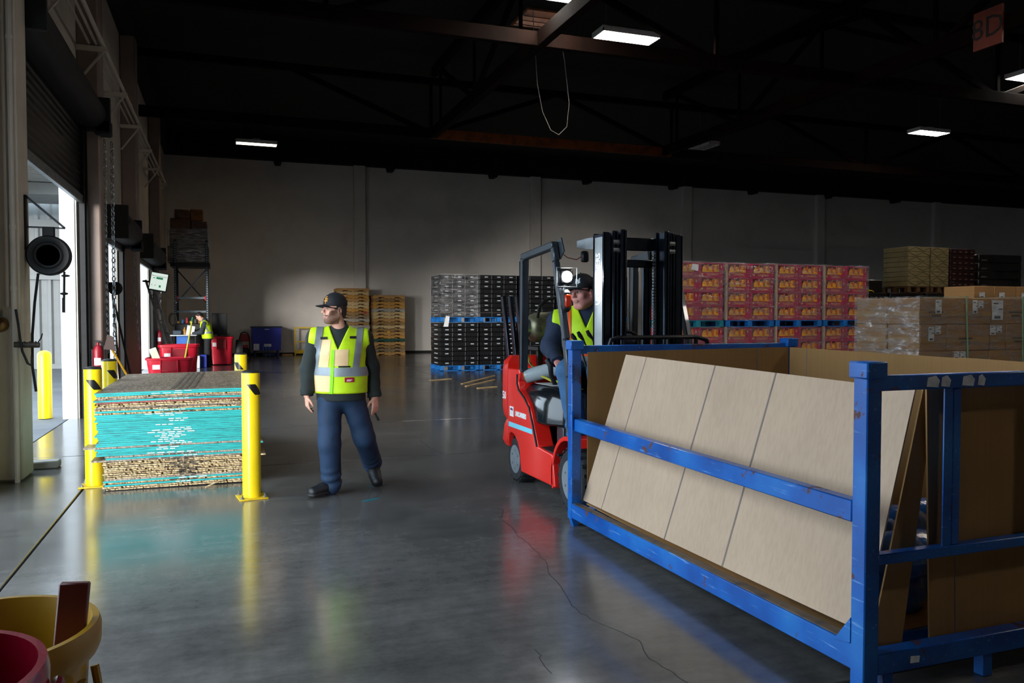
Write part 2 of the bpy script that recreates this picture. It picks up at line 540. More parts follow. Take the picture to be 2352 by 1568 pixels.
# ------------------------------------------------------------------ ceiling lamps
LAMP_ON = EM('lamp_tubes_lit', '#fff8f0', 58.0)
LAMP_OFF = M('lamp_tubes_unlit', '#b9bcbb', 0.4)
LAMP_WARM = EM('lamp_tubes_warm', '#ffe9c8', 7.0)
def lamp(loc, L, W, rotz, on, label):
    t_ = thing('high_bay_lamp', label, 'ceiling lamp', loc, rotz, 'high bay lamps under the roof')
    h = MB(); h.box(-L / 2, L / 2, -W / 2, W / 2, .03, .09, 0, .01)
    h.box(-L / 2, L / 2, -W / 2, -W / 2 + .015, -.02, .04); h.box(-L / 2, L / 2, W / 2 - .015, W / 2, -.02, .04)
    h.box(-L / 2, -L / 2 + .03, -W / 2, W / 2, -.02, .04); h.box(L / 2 - .03, L / 2, -W / 2, W / 2, -.02, .04)
    h.box(-.12, .12, -.06, .06, .09, .16)
    h.build('housing', M('lamp_white_metal', '#d8d8d4', .4), t_)
    for k in range(6):
        y = -W / 2 + .05 + (W - .1) * k / 5
        tb = MB(); tb.cyl((-L / 2 + .03, y, .0), (L / 2 - .03, y, .0), .022, n=8)
        tb.build('tube', LAMP_WARM if on == 2 else (LAMP_ON if on else LAMP_OFF), t_)
    w = MB()
    for sx in (-1, 1):
        w.tube([(sx * L * .35, 0, .09), (sx * L * .35, 0, HC - loc[2])], .004, 5)
    w.build('hanger_wire', GALV, t_)
lamp((7.5, 14.17, 7.0), 1.28, .5, 0, True, 'large bright high bay lamp hanging right of the skylight')
lamp((5.35, 12.75, 7.0), 1.0, .4, 0, True, 'bright high bay lamp cut by the top edge above the skylight')
lamp((1.0, 26.84, 7.0), 1.28, .42, 0, 2, 'warm lit high bay lamp high above the worker at the desk')
lamp((14.75, 22.5, 7.0), .42, 1.28, 0, False, 'grey unlit high bay lamp above the forklift mast')
lamp((17.6, 13.4, 7.0), 1.2, .5, 0, True, 'lit high bay lamp cut by the right edge, below the aisle sign')
lamp((19.9, 18.4, 7.0), 1.2, .5, 0, True, 'lit high bay lamp cut by the right edge, lower one of two')

# ------------------------------------------------------------------ roll-up doors
def rollup(n, y0, y1, top, drum_r, curtain_bottom):
    d = bpy.data.objects.new('door_%d' % n, None); COL.objects.link(d); d['kind'] = 'structure'
    x = XI + .04
    # slatted curtain
    c_ = MB(); z = curtain_bottom; hs = .095
    prof = []
    while z < top:
        prof += [(x, z), (x + .018, z + hs * .25), (x + .018, z + hs * .75), (x, z + hs * .98)]
        z += hs
    v = []; f = []
    for (px, pz) in prof:
        v += [(px, y0 - .1, pz), (px, y1 + .1, pz)]
    for i in range(len(prof) - 1):
        f.append((2 * i, 2 * i + 1, 2 * i + 3, 2 * i + 2))
    c_.add(v, f)
    cu = c_.build('curtain', SLAT_BLACK, d, ang=20); cu['kind'] = 'stuff'
    bb = MB(); bb.box(x - .02, x + .05, y0 - .05, y1 + .05, curtain_bottom - .1, curtain_bottom + .02, 0, .01); bb.build('bottom_bar', GALV, d)
    # drum and hood
    cz = top + drum_r * .75
    h_ = MB()
    poly = [(x - .02, cz - drum_r)] + [(x + .30 * drum_r / .33 + drum_r * sin(a) * .9, cz - drum_r * cos(a)) for a in [k * pi / 8 for k in range(9)]] + [(x - .02, cz + drum_r)]
    h_.prism(poly, y0 - .15, y1 + .12, 'y')
    h_.build('hood', M('hood_black', '#0a0a0b', .7), d)
    ends = MB()
    for yy in (y0 - .2, y1 + .1):
        ends.box(x - .02, x + .42, yy, yy + .06, cz - drum_r - .06, cz + drum_r + .05, 0, .01)
    ends.box(x + .2, x + .42, y1 + .1, y1 + .34, cz - drum_r - .1, cz - drum_r + .12, 0, .02)
    ends.build('end_bracket', M('hood_black', '#0a0a0b', .7), d)
    tr = MB(); tr.box(x - .01, x + .07, y1 + .02, y1 + .09, 0, top, 0, .005); tr.box(x - .03, x + .1, y1 + .09, y1 + .11, 0, top)
    tr.box(x - .01, x + .07, y0 - .09, y0 - .02, 0, top, 0, .005)
    tr.build('track', SLAT_BLACK, d)
    return d
rollup(1, 9.0, 13.22, 4.37, .2, 3.28)
rollup(2, 15.75, 17.85, 3.0, .24, 2.92)
rollup(3, 20.95, 24.9, 3.0, .24, 2.92)
rollup(4, 2.3, 7.6, 4.5, .25, 4.4)
# operating chains (links in one loop each)
def chain(pts, r, label, step=.055):
    mb_ = MB()
    P = [Vector(p) for p in pts]; k = 0
    for a, b in zip(P, P[1:]):
        d_ = b - a; n_ = max(1, int(d_.length / step)); q = d_.normalized()
        s1 = Vector((1, 0, 0)) if k % 2 else Vector((0, 1, 0))
        for i in range(n_):
            c = a + d_ * ((i + .5) / n_)
            sd = Vector((1, 0, 0)) if i % 2 else Vector((0.7, .7, 0))
            h = step * .62
            loop = [c + q * h * cos(t) + sd * h * .45 * sin(t) for t in [j * 2 * pi / 6 for j in range(7)]]
            mb_.tube(loop, r, 4, caps=False)
    return tag(mb_.build('hand_chain', GALV), label, 'chain')
chain([(-1.70, 13.6, 4.2), (-1.70, 13.6, .95)], .007, 'steel hand chain hanging left on the pilaster beside the near door')
chain([(-1.62, 13.75, 4.2), (-1.62, 13.75, .7)], .010, 'thick steel hand chain hanging right on the pilaster beside the near door', .07)
chain([(-1.72, 18.35, 3.2), (-1.80, 18.5, 2.2), (-1.72, 18.5, .8)], .009, 'steel hand chain beside the second roll-up door', .09)
chain([(-1.72, 25.2, 3.2), (-1.78, 25.3, 1.8)], .012, 'steel hand chain behind the wall monitor', .11)

# pipes on angle brackets along the left wall
pp = thing('pipe_run', 'pale sprinkler pipes on brackets running along the upper left wall', 'pipe', (0, 0, 0))
for k, (dx, dz, r) in enumerate(((.36, .03, .03), (.27, .03, .022), (.18, .02, .02))):
    q = MB(); q.tube([(XI + dx, -8, 5.55 + dz), (XI + dx, 26.8, 5.55 + dz)], r, 8); q.build('pipe', WALL_L, pp)
y = 3.0
while y < 27:
    q = MB(); q.box(XI + .004, XI + .42, y - .03, y + .03, 5.46, 5.53); q.bar((XI + .03, y, 5.0), (XI + .38, y, 5.48), .03, .03); q.build('bracket', WALL_L, pp)
    y += 2.6
q = MB(); q.tube([(-1.80, 8.33, .0), (-1.80, 8.33, 7.3)], .022, 8); q.tube([(-1.85, 8.33, 1.6), (-1.85, 8.33, 7.3)], .015, 8)
for z in (1.75, 2.3, 4.0): q.cyl((-1.80, 8.33, z), (-1.80, 8.33, z + .04), .03, n=8)
tag(q.build('conduit_pair', WALL_L), 'pair of painted conduits running up the nearest pale pilaster', 'conduit')

# ------------------------------------------------------------------ outdoors
mb = MB(); mb.box(-40, -2.2, -25, 60, -.3, -.012); mb.box(-2.26, -2.2, -9, 32, -.1, -.004)
struct('trim_3', mb, ASPHALT)
fence = thing('corrugated_fence', 'white corrugated metal wall standing across the yard outside', 'fence', (0, 26.0, 0))
x = -9.0
while x < -2.6:
    q = MB(); q.prism([(x, 0), (x + .05, -.06), (x + .12, -.06), (x + .17, 0), (x + .30, 0), (x + .30, .02), (x, .02)], .12, 5.5, 'z')
    q.build('corrugated_sheet', WHITE_EXT, fence); x += .30
q = MB(); q.box(-9, -2.5, -.14, -.06, 2.55, 2.68); q.box(-9, -2.5, -.14, -.06, 4.05, 4.25); q.box(-9, -2.5, -.1, .1, 0, .14); q.build('rail', WHITE_EXT, fence)
can = thing('canopy', 'pale corrugated canopy roof over the yard outside the near door', 'canopy', (0, 0, 0))
q = MB()
y = 17.0
while y < 25.6:
    q.prism([(y, 4.72), (y + .1, 4.72), (y + .13, 4.66), (y + .2, 4.66), (y + .23, 4.72), (y + .3, 4.72), (y + .3, 4.75), (y, 4.75)], -9, -3.4, 'x'); y += .3
o = q.build('roof_sheet', WHITE_EXT, can); o['kind'] = 'stuff'
for y in (17.4, 21.5):
    q = MB(); q.box(-9, -3.4, y, y + .16, 4.4, 4.655); q.build('beam', WHITE_EXT, can)
q = MB(); q.bar((-3.6, 17.2, 4.5), (-5.6, 25.5, 4.5), .18, .3); q.build('beam', M('tan_steel_beam', '#b39b76', .5), can)
lamp((9.0, 7.6, 7.0), 1.28, .5, 0, True, 'added unseen high bay lamp above the near end of the hall')  # three unseen lamps added to brighten the mid hall and the stillage's near end
lamp((9.5, -1.2, 7.0), 1.28, .5, 0, True, 'added unseen high bay lamp behind the viewer')
lamp((16.0, 7.6, 7.0), 1.28, .5, 0, True, 'added unseen high bay lamp above the right side of the hall')
# ------------------------------------------------------------------ bollards
YEL = M('yellow_bollard_sleeve', '#f0d212', 0.3, var=.04, scale=5, coat=.2)
BLK_TAPE = M('black_tape', '#0e0e10', 0.4)
BLK_RUB = M('black_rubber', '#141416', 0.6, var=.2, scale=20)
YEL_DK = M('yellow_base_paint', '#d9b415', 0.5, var=.12, scale=10)
def bollard(loc, label, rotz=0, tape=0.0, flat=True, h=1.05):
    t_ = thing('safety_bollard', label, 'bollard', loc, rotz, 'yellow bollards')
    b_ = MB()
    r = .074
    if flat:
        b_.lathe([(r, .012), (r, h - .01), (r - .004, h)], 32)
        b_.build('sleeve', YEL, t_)
        c_ = MB(); c_.lathe([(r - .002, h - .004), (r - .004, h + .006), (r * .7, h + .016), (0, h + .022)], 32); c_.build('cap', BLK_RUB, t_)
        c_ = MB(); c_.box(-.115, .115, -.115, .115, 0, .012, 0, .003); c_.build('base_plate', YEL_DK, t_)
        for sx in (-1, 1):
            for sy in (-1, 1):
                c_ = MB(); c_.lathe([(.014, .012), (.014, .026), (.006, .03), (.006, .045), (0, .046)], 6, T=Matrix.Translation((sx * .09, sy * .09, 0))); c_.build('anchor_bolt', GALV, t_)
        # slanted black tape patch following the sleeve
        v = []; f = []
        N = 14
        for i in range(N + 1):
            a = tape - .95 + 1.9 * i / N; s = i / N
            rr = r + .0012
            top = h - .095; bot = h - .185
            lo = top - (top - bot) * min(1, s * 2.1); hi = top - (top - bot) * max(0, (s - .52) / .48)
            v += [(rr * cos(a), rr * sin(a), lo), (rr * cos(a), rr * sin(a), hi)]
        for i in range(N): f.append((2 * i, 2 * i + 2, 2 * i + 3, 2 * i + 1))
        c_ = MB(); c_.add(v, f); c_.build('tape_patch', BLK_TAPE, t_)
    else:
        b_.lathe([(.095, 0), (.095, h - .07), (.088, h - .035), (.066, h - .01), (.035, h + .003), (0, h + .007)], 32)
        b_.build('sleeve', YEL, t_)
    return t_
bollard((-1.115, 7.93, 0), 'yellow bollard at the near left corner of the board stack', 0, radians(-76))
bollard((.195, 6.97, 0), 'yellow bollard standing in front, near right corner of the board stack', radians(8), radians(-72))
bollard((-1.15, 9.28, 0), 'yellow bollard behind the near left one, left of the board stack', 0, radians(-48))
bollard((.175, 10.3, 0), 'yellow bollard just past the far right corner of the board stack', 0, radians(-120))
bollard((-2.53, 13.45, 0), 'round-topped yellow bollard outdoors in the bright doorway', flat=False, h=1.0)

# ------------------------------------------------------------------ stack of boards
def mat_osb():
    m, t, b = nt('strand_board')
    co = coords(t, (1, 1, 1))
    v = nd(t, 'ShaderNodeTexVoronoi', i_Scale=70.0); v.feature = 'F1'
    st = coords(t, (1.0, .28, 1)); t.links.new(st, v.inputs['Vector'])
    n = nd(t, 'ShaderNodeTexNoise', i_Scale=5.0, i_Detail=6.0); t.links.new(co, n.inputs['Vector'])
    sep = nd(t, 'ShaderNodeSeparateColor'); t.links.new(v.outputs['Color'], sep.inputs[0])
    r = ramp(t, [(0, srgb('#6b5a48')), (.4, srgb('#867561')), (.75, srgb('#9c8b76')), (1, srgb('#b5a691'))])
    t.links.new(sep.outputs[0], r.inputs[0])
    mx = nd(t, 'ShaderNodeMixRGB', blend_type='MULTIPLY'); mx.inputs[0].default_value = .6
    r2 = ramp(t, [(.35, (.6, .58, .56)), (.6, (1, 1, 1))]); t.links.new(n.outputs[0], r2.inputs[0])
    t.links.new(r.outputs[0], mx.inputs[1]); t.links.new(r2.outputs[0], mx.inputs[2])
    t.links.new(mx.outputs[0], b.inputs['Base Color']); b.inputs['Roughness'].default_value = .5
    bump(t, sep.outputs[0], .25, .003, b)
    return m
OSB = mat_osb()
TEAL = M('teal_edge_paint', '#12a3a3', .55, var=.1, scale=9, dark='#0c7c83', bmp=.2, stretch=(1, 1, 8))
RAW = M('raw_board_edge', '#cdb489', .8, var=.3, scale=22, dark='#5a4632', bmp=.6, stretch=(1, 1, 5))
GREYED = M('weathered_board_edge', '#9c9184', .8, var=.3, scale=18, dark='#4a4038', bmp=.5, stretch=(1, 1, 5))
REDEDGE = M('faded_red_edge', '#96544e', .7, var=.25, scale=14)
WHT_INK = M('white_stencil_ink', '#eef3f2', .7, var=.1, scale=20)
BLK_INK = M('black_stencil_ink', '#23262c', .7, var=.1, scale=20)
edge_seq = ('TT RgTp RRgR TRTT TTTT TTTT TTTT TTTG TTTT gTG RRRRRRRRR gTRTRR').replace(' ', '')
EMAT = {'T': TEAL, 'R': RAW, 'g': GREYED, 'G': GREYED, 'p': REDEDGE}
EDESC = {'T': 'teal painted', 'R': 'raw splintered', 'g': 'weathered grey', 'G': 'weathered grey', 'p': 'faded red'}
NBD = len(edge_seq); TH = .858 / NBD
for i, ch in enumerate(edge_seq):
    z1 = .866 - i * TH; z0 = z1 - TH * (.9 if ch == 'T' else .84)
    fr = random.Random(i * 7 + 3)
    dx = fr.uniform(-.018, .018); dy = fr.uniform(-.02, .02)
    low = i > 33
    x0 = -1.055 + dx + (.055 if low else 0); x1 = .20 + dx * .5 + (.02 if low else 0)
    y0 = 7.63 + dy * .6; y1 = 10.07 + dy
    if ch == 'G': x0 -= .085
    if i in (30, 37): x1 += .12
    rag = {'T': .002, 'R': .011, 'g': .007, 'G': .006, 'p': .004}[ch]
    NS = 110 if rag > .003 else 14
    sl = .003 + .010 * max(0, 1 - i / 14)
    pts = []
    for k in range(NS + 1):
        q = fr.uniform(0, rag)
        if rag > .01 and fr.random() < .07: q = fr.uniform(.015, .04)
        pts.append((x0 + (x1 - x0) * k / NS, y0 + q))
    ns2 = 20
    for k in range(1, ns2): pts.append((x1 + fr.uniform(-rag, rag) * .5, y0 + (y1 - y0) * k / ns2))
    pts += [(x1, y1), (x0, y1)]
    for k in range(ns2 - 1, 0, -1): pts.append((x0 + fr.uniform(-rag, rag) * .6, y0 + (y1 - y0) * k / ns2))
    n = len(pts)
    mb = MB()
    # droop towards the left front corner as in a worn stack
    def zz(x, z): return z - sl * max(0, (-.2 - x)) * 1.4
    v = [(x, y, zz(x, z0)) for x, y in pts] + [(x, y, zz(x, z1) - (fr.uniform(0, .006) if rag > .01 else 0)) for x, y in pts]
    mb.add(v, [tuple(reversed(range(n))), tuple(range(n, 2 * n))], 0)
    mb.add(v, [(k, (k + 1) % n, n + (k + 1) % n, n + k) for k in range(n)], 1)
    where = 'topmost' if i == 0 else ('bottom' if i == NBD - 1 else nth(i + 1) + ' from the top')
    o = mb.build('strand_board', [OSB, EMAT[ch]], smooth=False, fixn=False)
    tag(o, 'strand board with %s edge, %s in the stack between yellow bollards' % (EDESC[ch], where), 'board', 'boards stacked between the yellow bollards')
    # stencil dashes printed on the front edge
    if i not in (2, 5, 6, 7):
        ink = WHT_INK if ch in 'Tp' else BLK_INK
        if fr.random() < .78:
            s_ = MB(); cx = -.42 + fr.uniform(-.09, .1) - .003 * i * 0 + (.05 if low else 0)
            m_ = fr.randint(2, 5); w = fr.uniform(.03, .07)
            for k in range(m_):
                xa = cx + (k - m_ / 2) * w * 1.35
                s_.box(xa, xa + w, y0 - .0012, y0 + .004 + rag, z0 + .0035, z1 - .0035 - sl * .3)
            s_.build('stencil_mark', ink, o)
# dark tyre rub on the top board
tm = MB()
for c in range(4):
    for r_ in range(16):
        yy = 7.75 + r_ * .14; xx = -.47 + c * .055 - (yy - 7.7) * -.02
        tm.box(xx, xx + .03, yy, yy + .09, .8655, .8668)
topb = next(o for o in COL.objects if o.name == 'strand_board')
tm.build('tread_mark', M('tyre_rub', '#62574a', .8), topb)['kind'] = 'stuff'

# small splinters on the floor
spl = MB(); spl.bar((-.18, 7.5, .006), (-.05, 7.56, .05), .02, .006)
tag(spl.build('wood_splinter', RAW), 'pale wood splinter lying against the foot of the board stack', 'splinter')

# ------------------------------------------------------------------ blue steel cage with cardboard sheets
def mat_blue():
    m, t, b = nt('worn_blue_paint')
    co = coords(t, (1, 1, 1), True)
    n = nd(t, 'ShaderNodeTexNoise', i_Scale=7.0, i_Detail=8.0, i_Roughness=.7)
    n2 = nd(t, 'ShaderNodeTexNoise', i_Scale=2.5, i_Detail=3.0)
    st = coords(t, (18, 1.2, 18), True); n3 = nd(t, 'ShaderNodeTexNoise', i_Scale=3.0, i_Detail=6.0, i_Roughness=.7)
    t.links.new(co, n.inputs[0]); t.links.new(co, n2.inputs[0]); t.links.new(st, n3.inputs[0])
    base = ramp(t, [(.35, srgb('#0b4796')), (.55, srgb('#0f5fb4')), (.72, srgb('#2478c4'))]); t.links.new(n2.outputs[0], base.inputs[0])
    sc = ramp(t, [(.60, (0, 0, 0)), (.70, (1, 1, 1))]); t.links.new(n3.outputs[0], sc.inputs[0])
    m1 = nd(t, 'ShaderNodeMixRGB'); m1.inputs[2].default_value = (*srgb('#6f9fd6'), 1)
    t.links.new(sc.outputs[0], m1.inputs[0]); t.links.new(base.outputs[0], m1.inputs[1])
    ru = ramp(t, [(.60, (0, 0, 0)), (.635, (1, 1, 1))]); t.links.new(n.outputs[0], ru.inputs[0])
    m2 = nd(t, 'ShaderNodeMixRGB'); m2.inputs[2].default_value = (*srgb('#5b3423'), 1)
    t.links.new(ru.outputs[0], m2.inputs[0]); t.links.new(m1.outputs[0], m2.inputs[1])
    t.links.new(m2.outputs[0], b.inputs['Base Color'])
    rr = nd(t, 'ShaderNodeMapRange'); rr.inputs[3].default_value = .33; rr.inputs[4].default_value = .75
    t.links.new(ru.outputs[0], rr.inputs[0]); t.links.new(rr.outputs[0], b.inputs['Roughness'])
    bump(t, n.outputs[0], .15, .004, b)
    return m
BLUE = mat_blue()
RUSTY = M('rusty_rail_top', '#5a4a3c', .7, var=.35, scale=10, dark='#2a2a33')
cage = thing('steel_stillage', 'large blue steel stillage holding cardboard sheets, carried by the red forklift', 'stillage', (2.33, 2.42, 0))
CW, CL, CH = 1.95, 2.86, 1.33
zt = lambda y: .06 + (CL - y) / CL * .045          # slight tilt of the deck towards the forklift
def cpart(name, boxes, mat=BLUE, ch=.004):
    q = MB()
    for b_ in boxes: q.box(*b_, 0, ch)
    return q.build(name, mat, cage)
P = .075
for (x, y, lb) in ((0, 0, 0), (CW - P, 0, 0), (0, CL - P, 0), (CW - P, CL - P, 0)):
    q = MB(); q.box(x, x + P, y, y + P, .05, CH - .03, 0, .005); q.build('post', BLUE, cage)
    q = MB(); q.box(x - .014, x + P + .014, y - .014, y + P + .014, CH - .055, CH + .012, 0, .006); q.build('post_cap', BLUE, cage)
    q = MB(); q.prism([(x + .005, .055), (x + P - .005, .055), (x + P * .7, 0), (x + P * .3, 0)], y + .01, y + P - .01, 'y'); q.build('foot', BLUE, cage)
# long rails
for x in (0, CW - P):
    q = MB(); q.bar((x + P / 2, 0.01, .165), (x + P / 2, CL - .01, .115), .07, .105, ch=.004); q.build('bottom_rail', BLUE, cage)
q = MB(); q.bar((.03, P, .745), (.03, CL - P - .02, .742), .06, .088, ch=.005); q.build('middle_rail', BLUE, cage)
q = MB(); q.bar((.035, P, .2205), (.035, CL - P, .1685), .05, .006); q.build('rail_top_wear', RUSTY, cage)
cpart('middle_rail', [(CW - .06, CW - .005, P, CL - P, .70, .785)])
# far end (forklift side) rails
cpart('end_rail', [(P, CW - P, CL - .06, CL - .01, 1.245, 1.305)]); cpart('end_rail', [(P, CW - P, CL - .06, CL - .01, .07, .16)])
cpart('end_rail', [(P, CW - P, CL - .055, CL - .015, .66, .70)])
# near end rails
cpart('end_rail', [(P, CW - P, .012, .062, 1.225, 1.285)])
cpart('end_rail', [(P, CW - P, .015, .06, .535, .578)])
cpart('end_rail', [(P, CW - P, .005, .07, .10, .185)])
for x in (.42, 1.0, 1.45):
    q = MB(); q.box(x, x + .045, .022, .028, .578, 1.225); q.box(x + .045, x + .09, .02, .06, .578, 1.225, 0, .004); q.build('upright', BLUE, cage)
for x in (.12, .66, 1.25):
    q = MB(); q.box(x, x + .05, .02, .07, 0, .11, 0, .003); q.build('foot_bar', BLUE, cage)
# hinge brackets on the far left post
for z in (.25, .72, 1.06):
    q = MB(); q.box(-.02, .012, CL - P - .03, CL - P + .02, z, z + .1, 0, .003); q.cyl((-.012, CL - P - .035, z - .02), (-.012, CL - P - .035, z + .12), .009, n=8); q.build('hinge', BLUE, cage)
# corner gussets
q = MB(); q.prism([(.07, .22), (.16, .20), (.07, .32)], -.004, .004, 'x'); q.build('gusset', BLUE, cage)
# deck and deck bearers
q = MB()
for k in range(5): q.bar((.06, .2 + k * .6, .15), (CW - .06, .2 + k * .6, .15), .08, .05)
q.build('deck_bearer', BLUE, cage)
# pale tape remnants on the near end rail
TAPE = M('pale_tape_scrap', '#f0f4fb', .5, var=.15, scale=20)
for (x0, x1) in ((.31, .37), (.385, .43), (.50, .56), (.585, .62)):
    q = MB(); q.prism([(x0, 1.236), (x1, 1.232), (x1 + .008, 1.26), (x1 - .012, 1.279), (x0 + .006, 1.272)], .0095, .013, 'y'); q.build('tape_scrap', TAPE, cage)
q = MB(); q.prism([(.24, .128), (.285, .126), (.288, .152), (.242, .156)], .002, .006, 'y'); q.build('tape_scrap', TAPE, cage)

def mat_card(name, hexc, rot=0, fine=70):
    m, t, b = nt(name)
    co = coords(t, (1, 1, 1), True)
    n = nd(t, 'ShaderNodeTexNoise', i_Scale=1.4, i_Detail=5.0); t.links.new(co, n.inputs[0])
    sc = {0: (fine, fine, .6), 1: (.6, .6, fine)}[rot]
    st = coords(t, sc, True); n2 = nd(t, 'ShaderNodeTexNoise', i_Scale=1.0, i_Detail=2.0); t.links.new(st, n2.inputs[0])
    c = srgb(hexc)
    r = ramp(t, [(.3, tuple(v * .88 for v in c)), (.7, tuple(min(1, v * 1.06) for v in c))]); t.links.new(n.outputs[0], r.inputs[0])
    mx = nd(t, 'ShaderNodeMixRGB', blend_type='MULTIPLY'); mx.inputs[0].default_value = .35
    r2 = ramp(t, [(.35, (.82, .80, .78)), (.6, (1, 1, 1))]); t.links.new(n2.outputs[0], r2.inputs[0])
    t.links.new(r.outputs[0], mx.inputs[1]); t.links.new(r2.outputs[0], mx.inputs[2])
    t.links.new(mx.outputs[0], b.inputs['Base Color']); b.inputs['Roughness'].default_value = .8
    b.inputs['Specular IOR Level'].default_value = .25
    bump(t, n2.outputs[0], .12, .002, b)
    return m
CARD = mat_card('corrugated_cardboard', '#c2a78e')
CARD_D = mat_card('brown_cardboard', '#a07a4c')
CREASE = M('crease_line', '#7d7068', .85)
# leaning front sheet, folded at two creases
def sheet(name, cor, label, mat=CARD, th=.008, folds=(), nx=1, group='cardboard sheets in the stillage', bow=.0):
    """quad sheet bl, br, tr, tl (world) with crease parts at fractions along the top/bottom"""
    bl, br, tr, tl = [Vector(c) for c in cor]
    N = 16; K = 6
    v = []; f = []
    nrm = (br - bl).cross(tl - bl).normalized()
    for j in range(K + 1):
        for i in range(N + 1):
            s = i / N; u = j / K
            p = (bl * (1 - s) + br * s) * (1 - u) + (tl * (1 - s) + tr * s) * u
            p = p + nrm * bow * sin(pi * s) * (1 - .4 * u)
            v.append(p)
    m0 = len(v)
    v += [p - nrm * th for p in v]
    W = N + 1
    for j in range(K):
        for i in range(N):
            a = j * W + i
            f.append((a, a + 1, a + W + 1, a + W)); f.append((m0 + a + W, m0 + a + W + 1, m0 + a + 1, m0 + a))
    ring = [i for i in range(N)] + [j * W + N for j in range(K)] + [K * W + i for i in range(N, 0, -1)] + [j * W for j in range(K, 0, -1)]
    for a, b in zip(ring, ring[1:] + ring[:1]): f.append((b, a, m0 + a, m0 + b))
    o = MB().add(v, f).build(name, mat, fixn=False, ang=50)
    tag(o, label, 'cardboard', group)
    for (s, w) in folds:
        def at(s, u):
            return (bl * (1 - s) + br * s) * (1 - u) + (tl * (1 - s) + tr * s) * u + nrm * (bow * sin(pi * s) * (1 - .4 * u) + .0012)
        q = MB(); vv = []
        for u in range(K + 1):
            vv += [at(s - w, u / K), at(s + w, u / K)]
        q.add(vv, [(2 * k, 2 * k + 1, 2 * k + 3, 2 * k + 2) for k in range(K)])
        q.build('crease', CREASE, o, fixn=False)
    return o
sheet('cardboard_sheet', ((2.425, 5.22, .185), (2.425, 2.53, .235), (2.70, 2.545, 1.212), (2.60, 4.90, 1.252)),
      'wide pale cardboard sheet leaning inward behind the long blue rail', folds=((.115, .0012), (.43, .0022), (.645, .0022)), bow=.012)
sheet('cardboard_sheet', ((2.45, 5.195, .18), (4.2, 5.195, .18), (4.2, 5.195, 1.272), (2.45, 5.195, 1.258)), 'brown cardboard sheet standing against the forklift end of the stillage', CARD_D, folds=((.83, .003),))
sheet('cardboard_sheet', ((4.2, 5.18, .18), (4.2, 3.55, .18), (4.2, 3.55, 1.262), (4.2, 5.18, 1.272)), 'tan cardboard sheet lining the far long side, left half', CARD_D, folds=((.12, .003),))
sheet('cardboard_sheet', ((4.185, 3.62, .18), (4.185, 2.55, .18), (4.185, 2.55, 1.255), (4.185, 3.62, 1.268)), 'tan cardboard sheet lining the far long side, right half', CARD_D)
sheet('cardboard_sheet', ((2.76, 2.505, .17), (4.2, 2.505, .17), (4.2, 2.505, 1.24), (2.72, 2.505, 1.24)), 'brown cardboard sheet closing the near end behind the blue uprights', CARD_D, folds=((.10, .0025),))
sheet('cardboard_sheet', ((2.455, 2.515, .17), (2.62, 2.515, .17), (2.80, 2.53, 1.235), (2.735, 2.53, 1.235)), 'narrow brown cardboard sheet slanting behind the near corner post', CARD_D)
sheet('cardboard_sheet', ((2.42, 2.60, .178), (4.15, 2.60, .178), (4.15, 5.15, .178), (2.42, 5.15, .178)), 'flat cardboard sheet lying on the stillage floor', CARD_D, bow=0)
q = MB()
for k in range(12):
    q.ell((RND.uniform(2.75, 3.5), RND.uniform(2.72, 3.2), RND.uniform(.25, .5)), (RND.uniform(.12, .24), RND.uniform(.1, .2), RND.uniform(.08, .14)), 10, 6)
tag(q.build('plastic_film', M('blue_plastic_film', '#2f6fc4', .2, var=.3, scale=7, bmp=.6)), 'crumpled blue plastic film lying inside the stillage', 'film')
# ------------------------------------------------------------------ red forklift
RED = M('glossy_red_paint', '#f2261c', .28, var=.04, scale=2, coat=.5)
DGREY = M('charcoal_paint', '#3a4148', .35, .2, var=.1, scale=6, coat=.2)
GBLK = M('glossy_black_hood', '#16191d', .16, var=.1, scale=5, coat=.5)
STEELBLK = M('black_mast_steel', '#2a323d', .24, .8, var=.25, scale=6)
MASTGREY = M('worn_mast_face', '#9aa0a4', .4, .3, var=.1, scale=9)
TYRE = M('tyre_rubber', '#26282b', .8, var=.2, scale=18, bmp=.3)
LETTER = M('white_lettering', '#f6f6f4', .5, var=.02)
FX, FY = 3.03, 6.3
fk = thing('forklift', 'red forklift with black mast and overhead guard facing the camera', 'forklift', (FX, FY, 0))
def W(mb): return MB().add([(x - FX, y - FY, z) for x, y, z in mb.v], mb.f)
def fp(name, mb, mat, bevel=0.0, label=None, parent=None, seg=2, **kw):
    mb.v = [(x - FX, y - FY, z) for x, y, z in mb.v]
    o = mb.build(name, mat, parent or fk, **kw)
    if bevel:
        md = o.modifiers.new('rounding', 'BEVEL'); md.width = bevel; md.segments = seg; md.limit_method = 'ANGLE'; md.angle_limit = radians(35)
    if label: o['label'] = label
    return o
panel = [(6.925, .31), (6.925, 1.04), (6.62, 1.045), (6.60, 1.01), (6.645, .93), (6.61, .865), (6.48, .815), (6.38, .765), (6.315, .69), (6.27, .60), (6.165, .425), (5.86, .41), (5.80, .155), (6.57, .14),
         (6.595, .22), (6.61, .31), (6.66, .385), (6.74, .44), (6.83, .455), (6.90, .43)]
for x0, x1 in ((2.45, 2.60), (3.46, 3.61)):
    q = MB(); q.prism(panel, x0, x1, 'x'); fp('side_panel', q, RED, .018, seg=3)
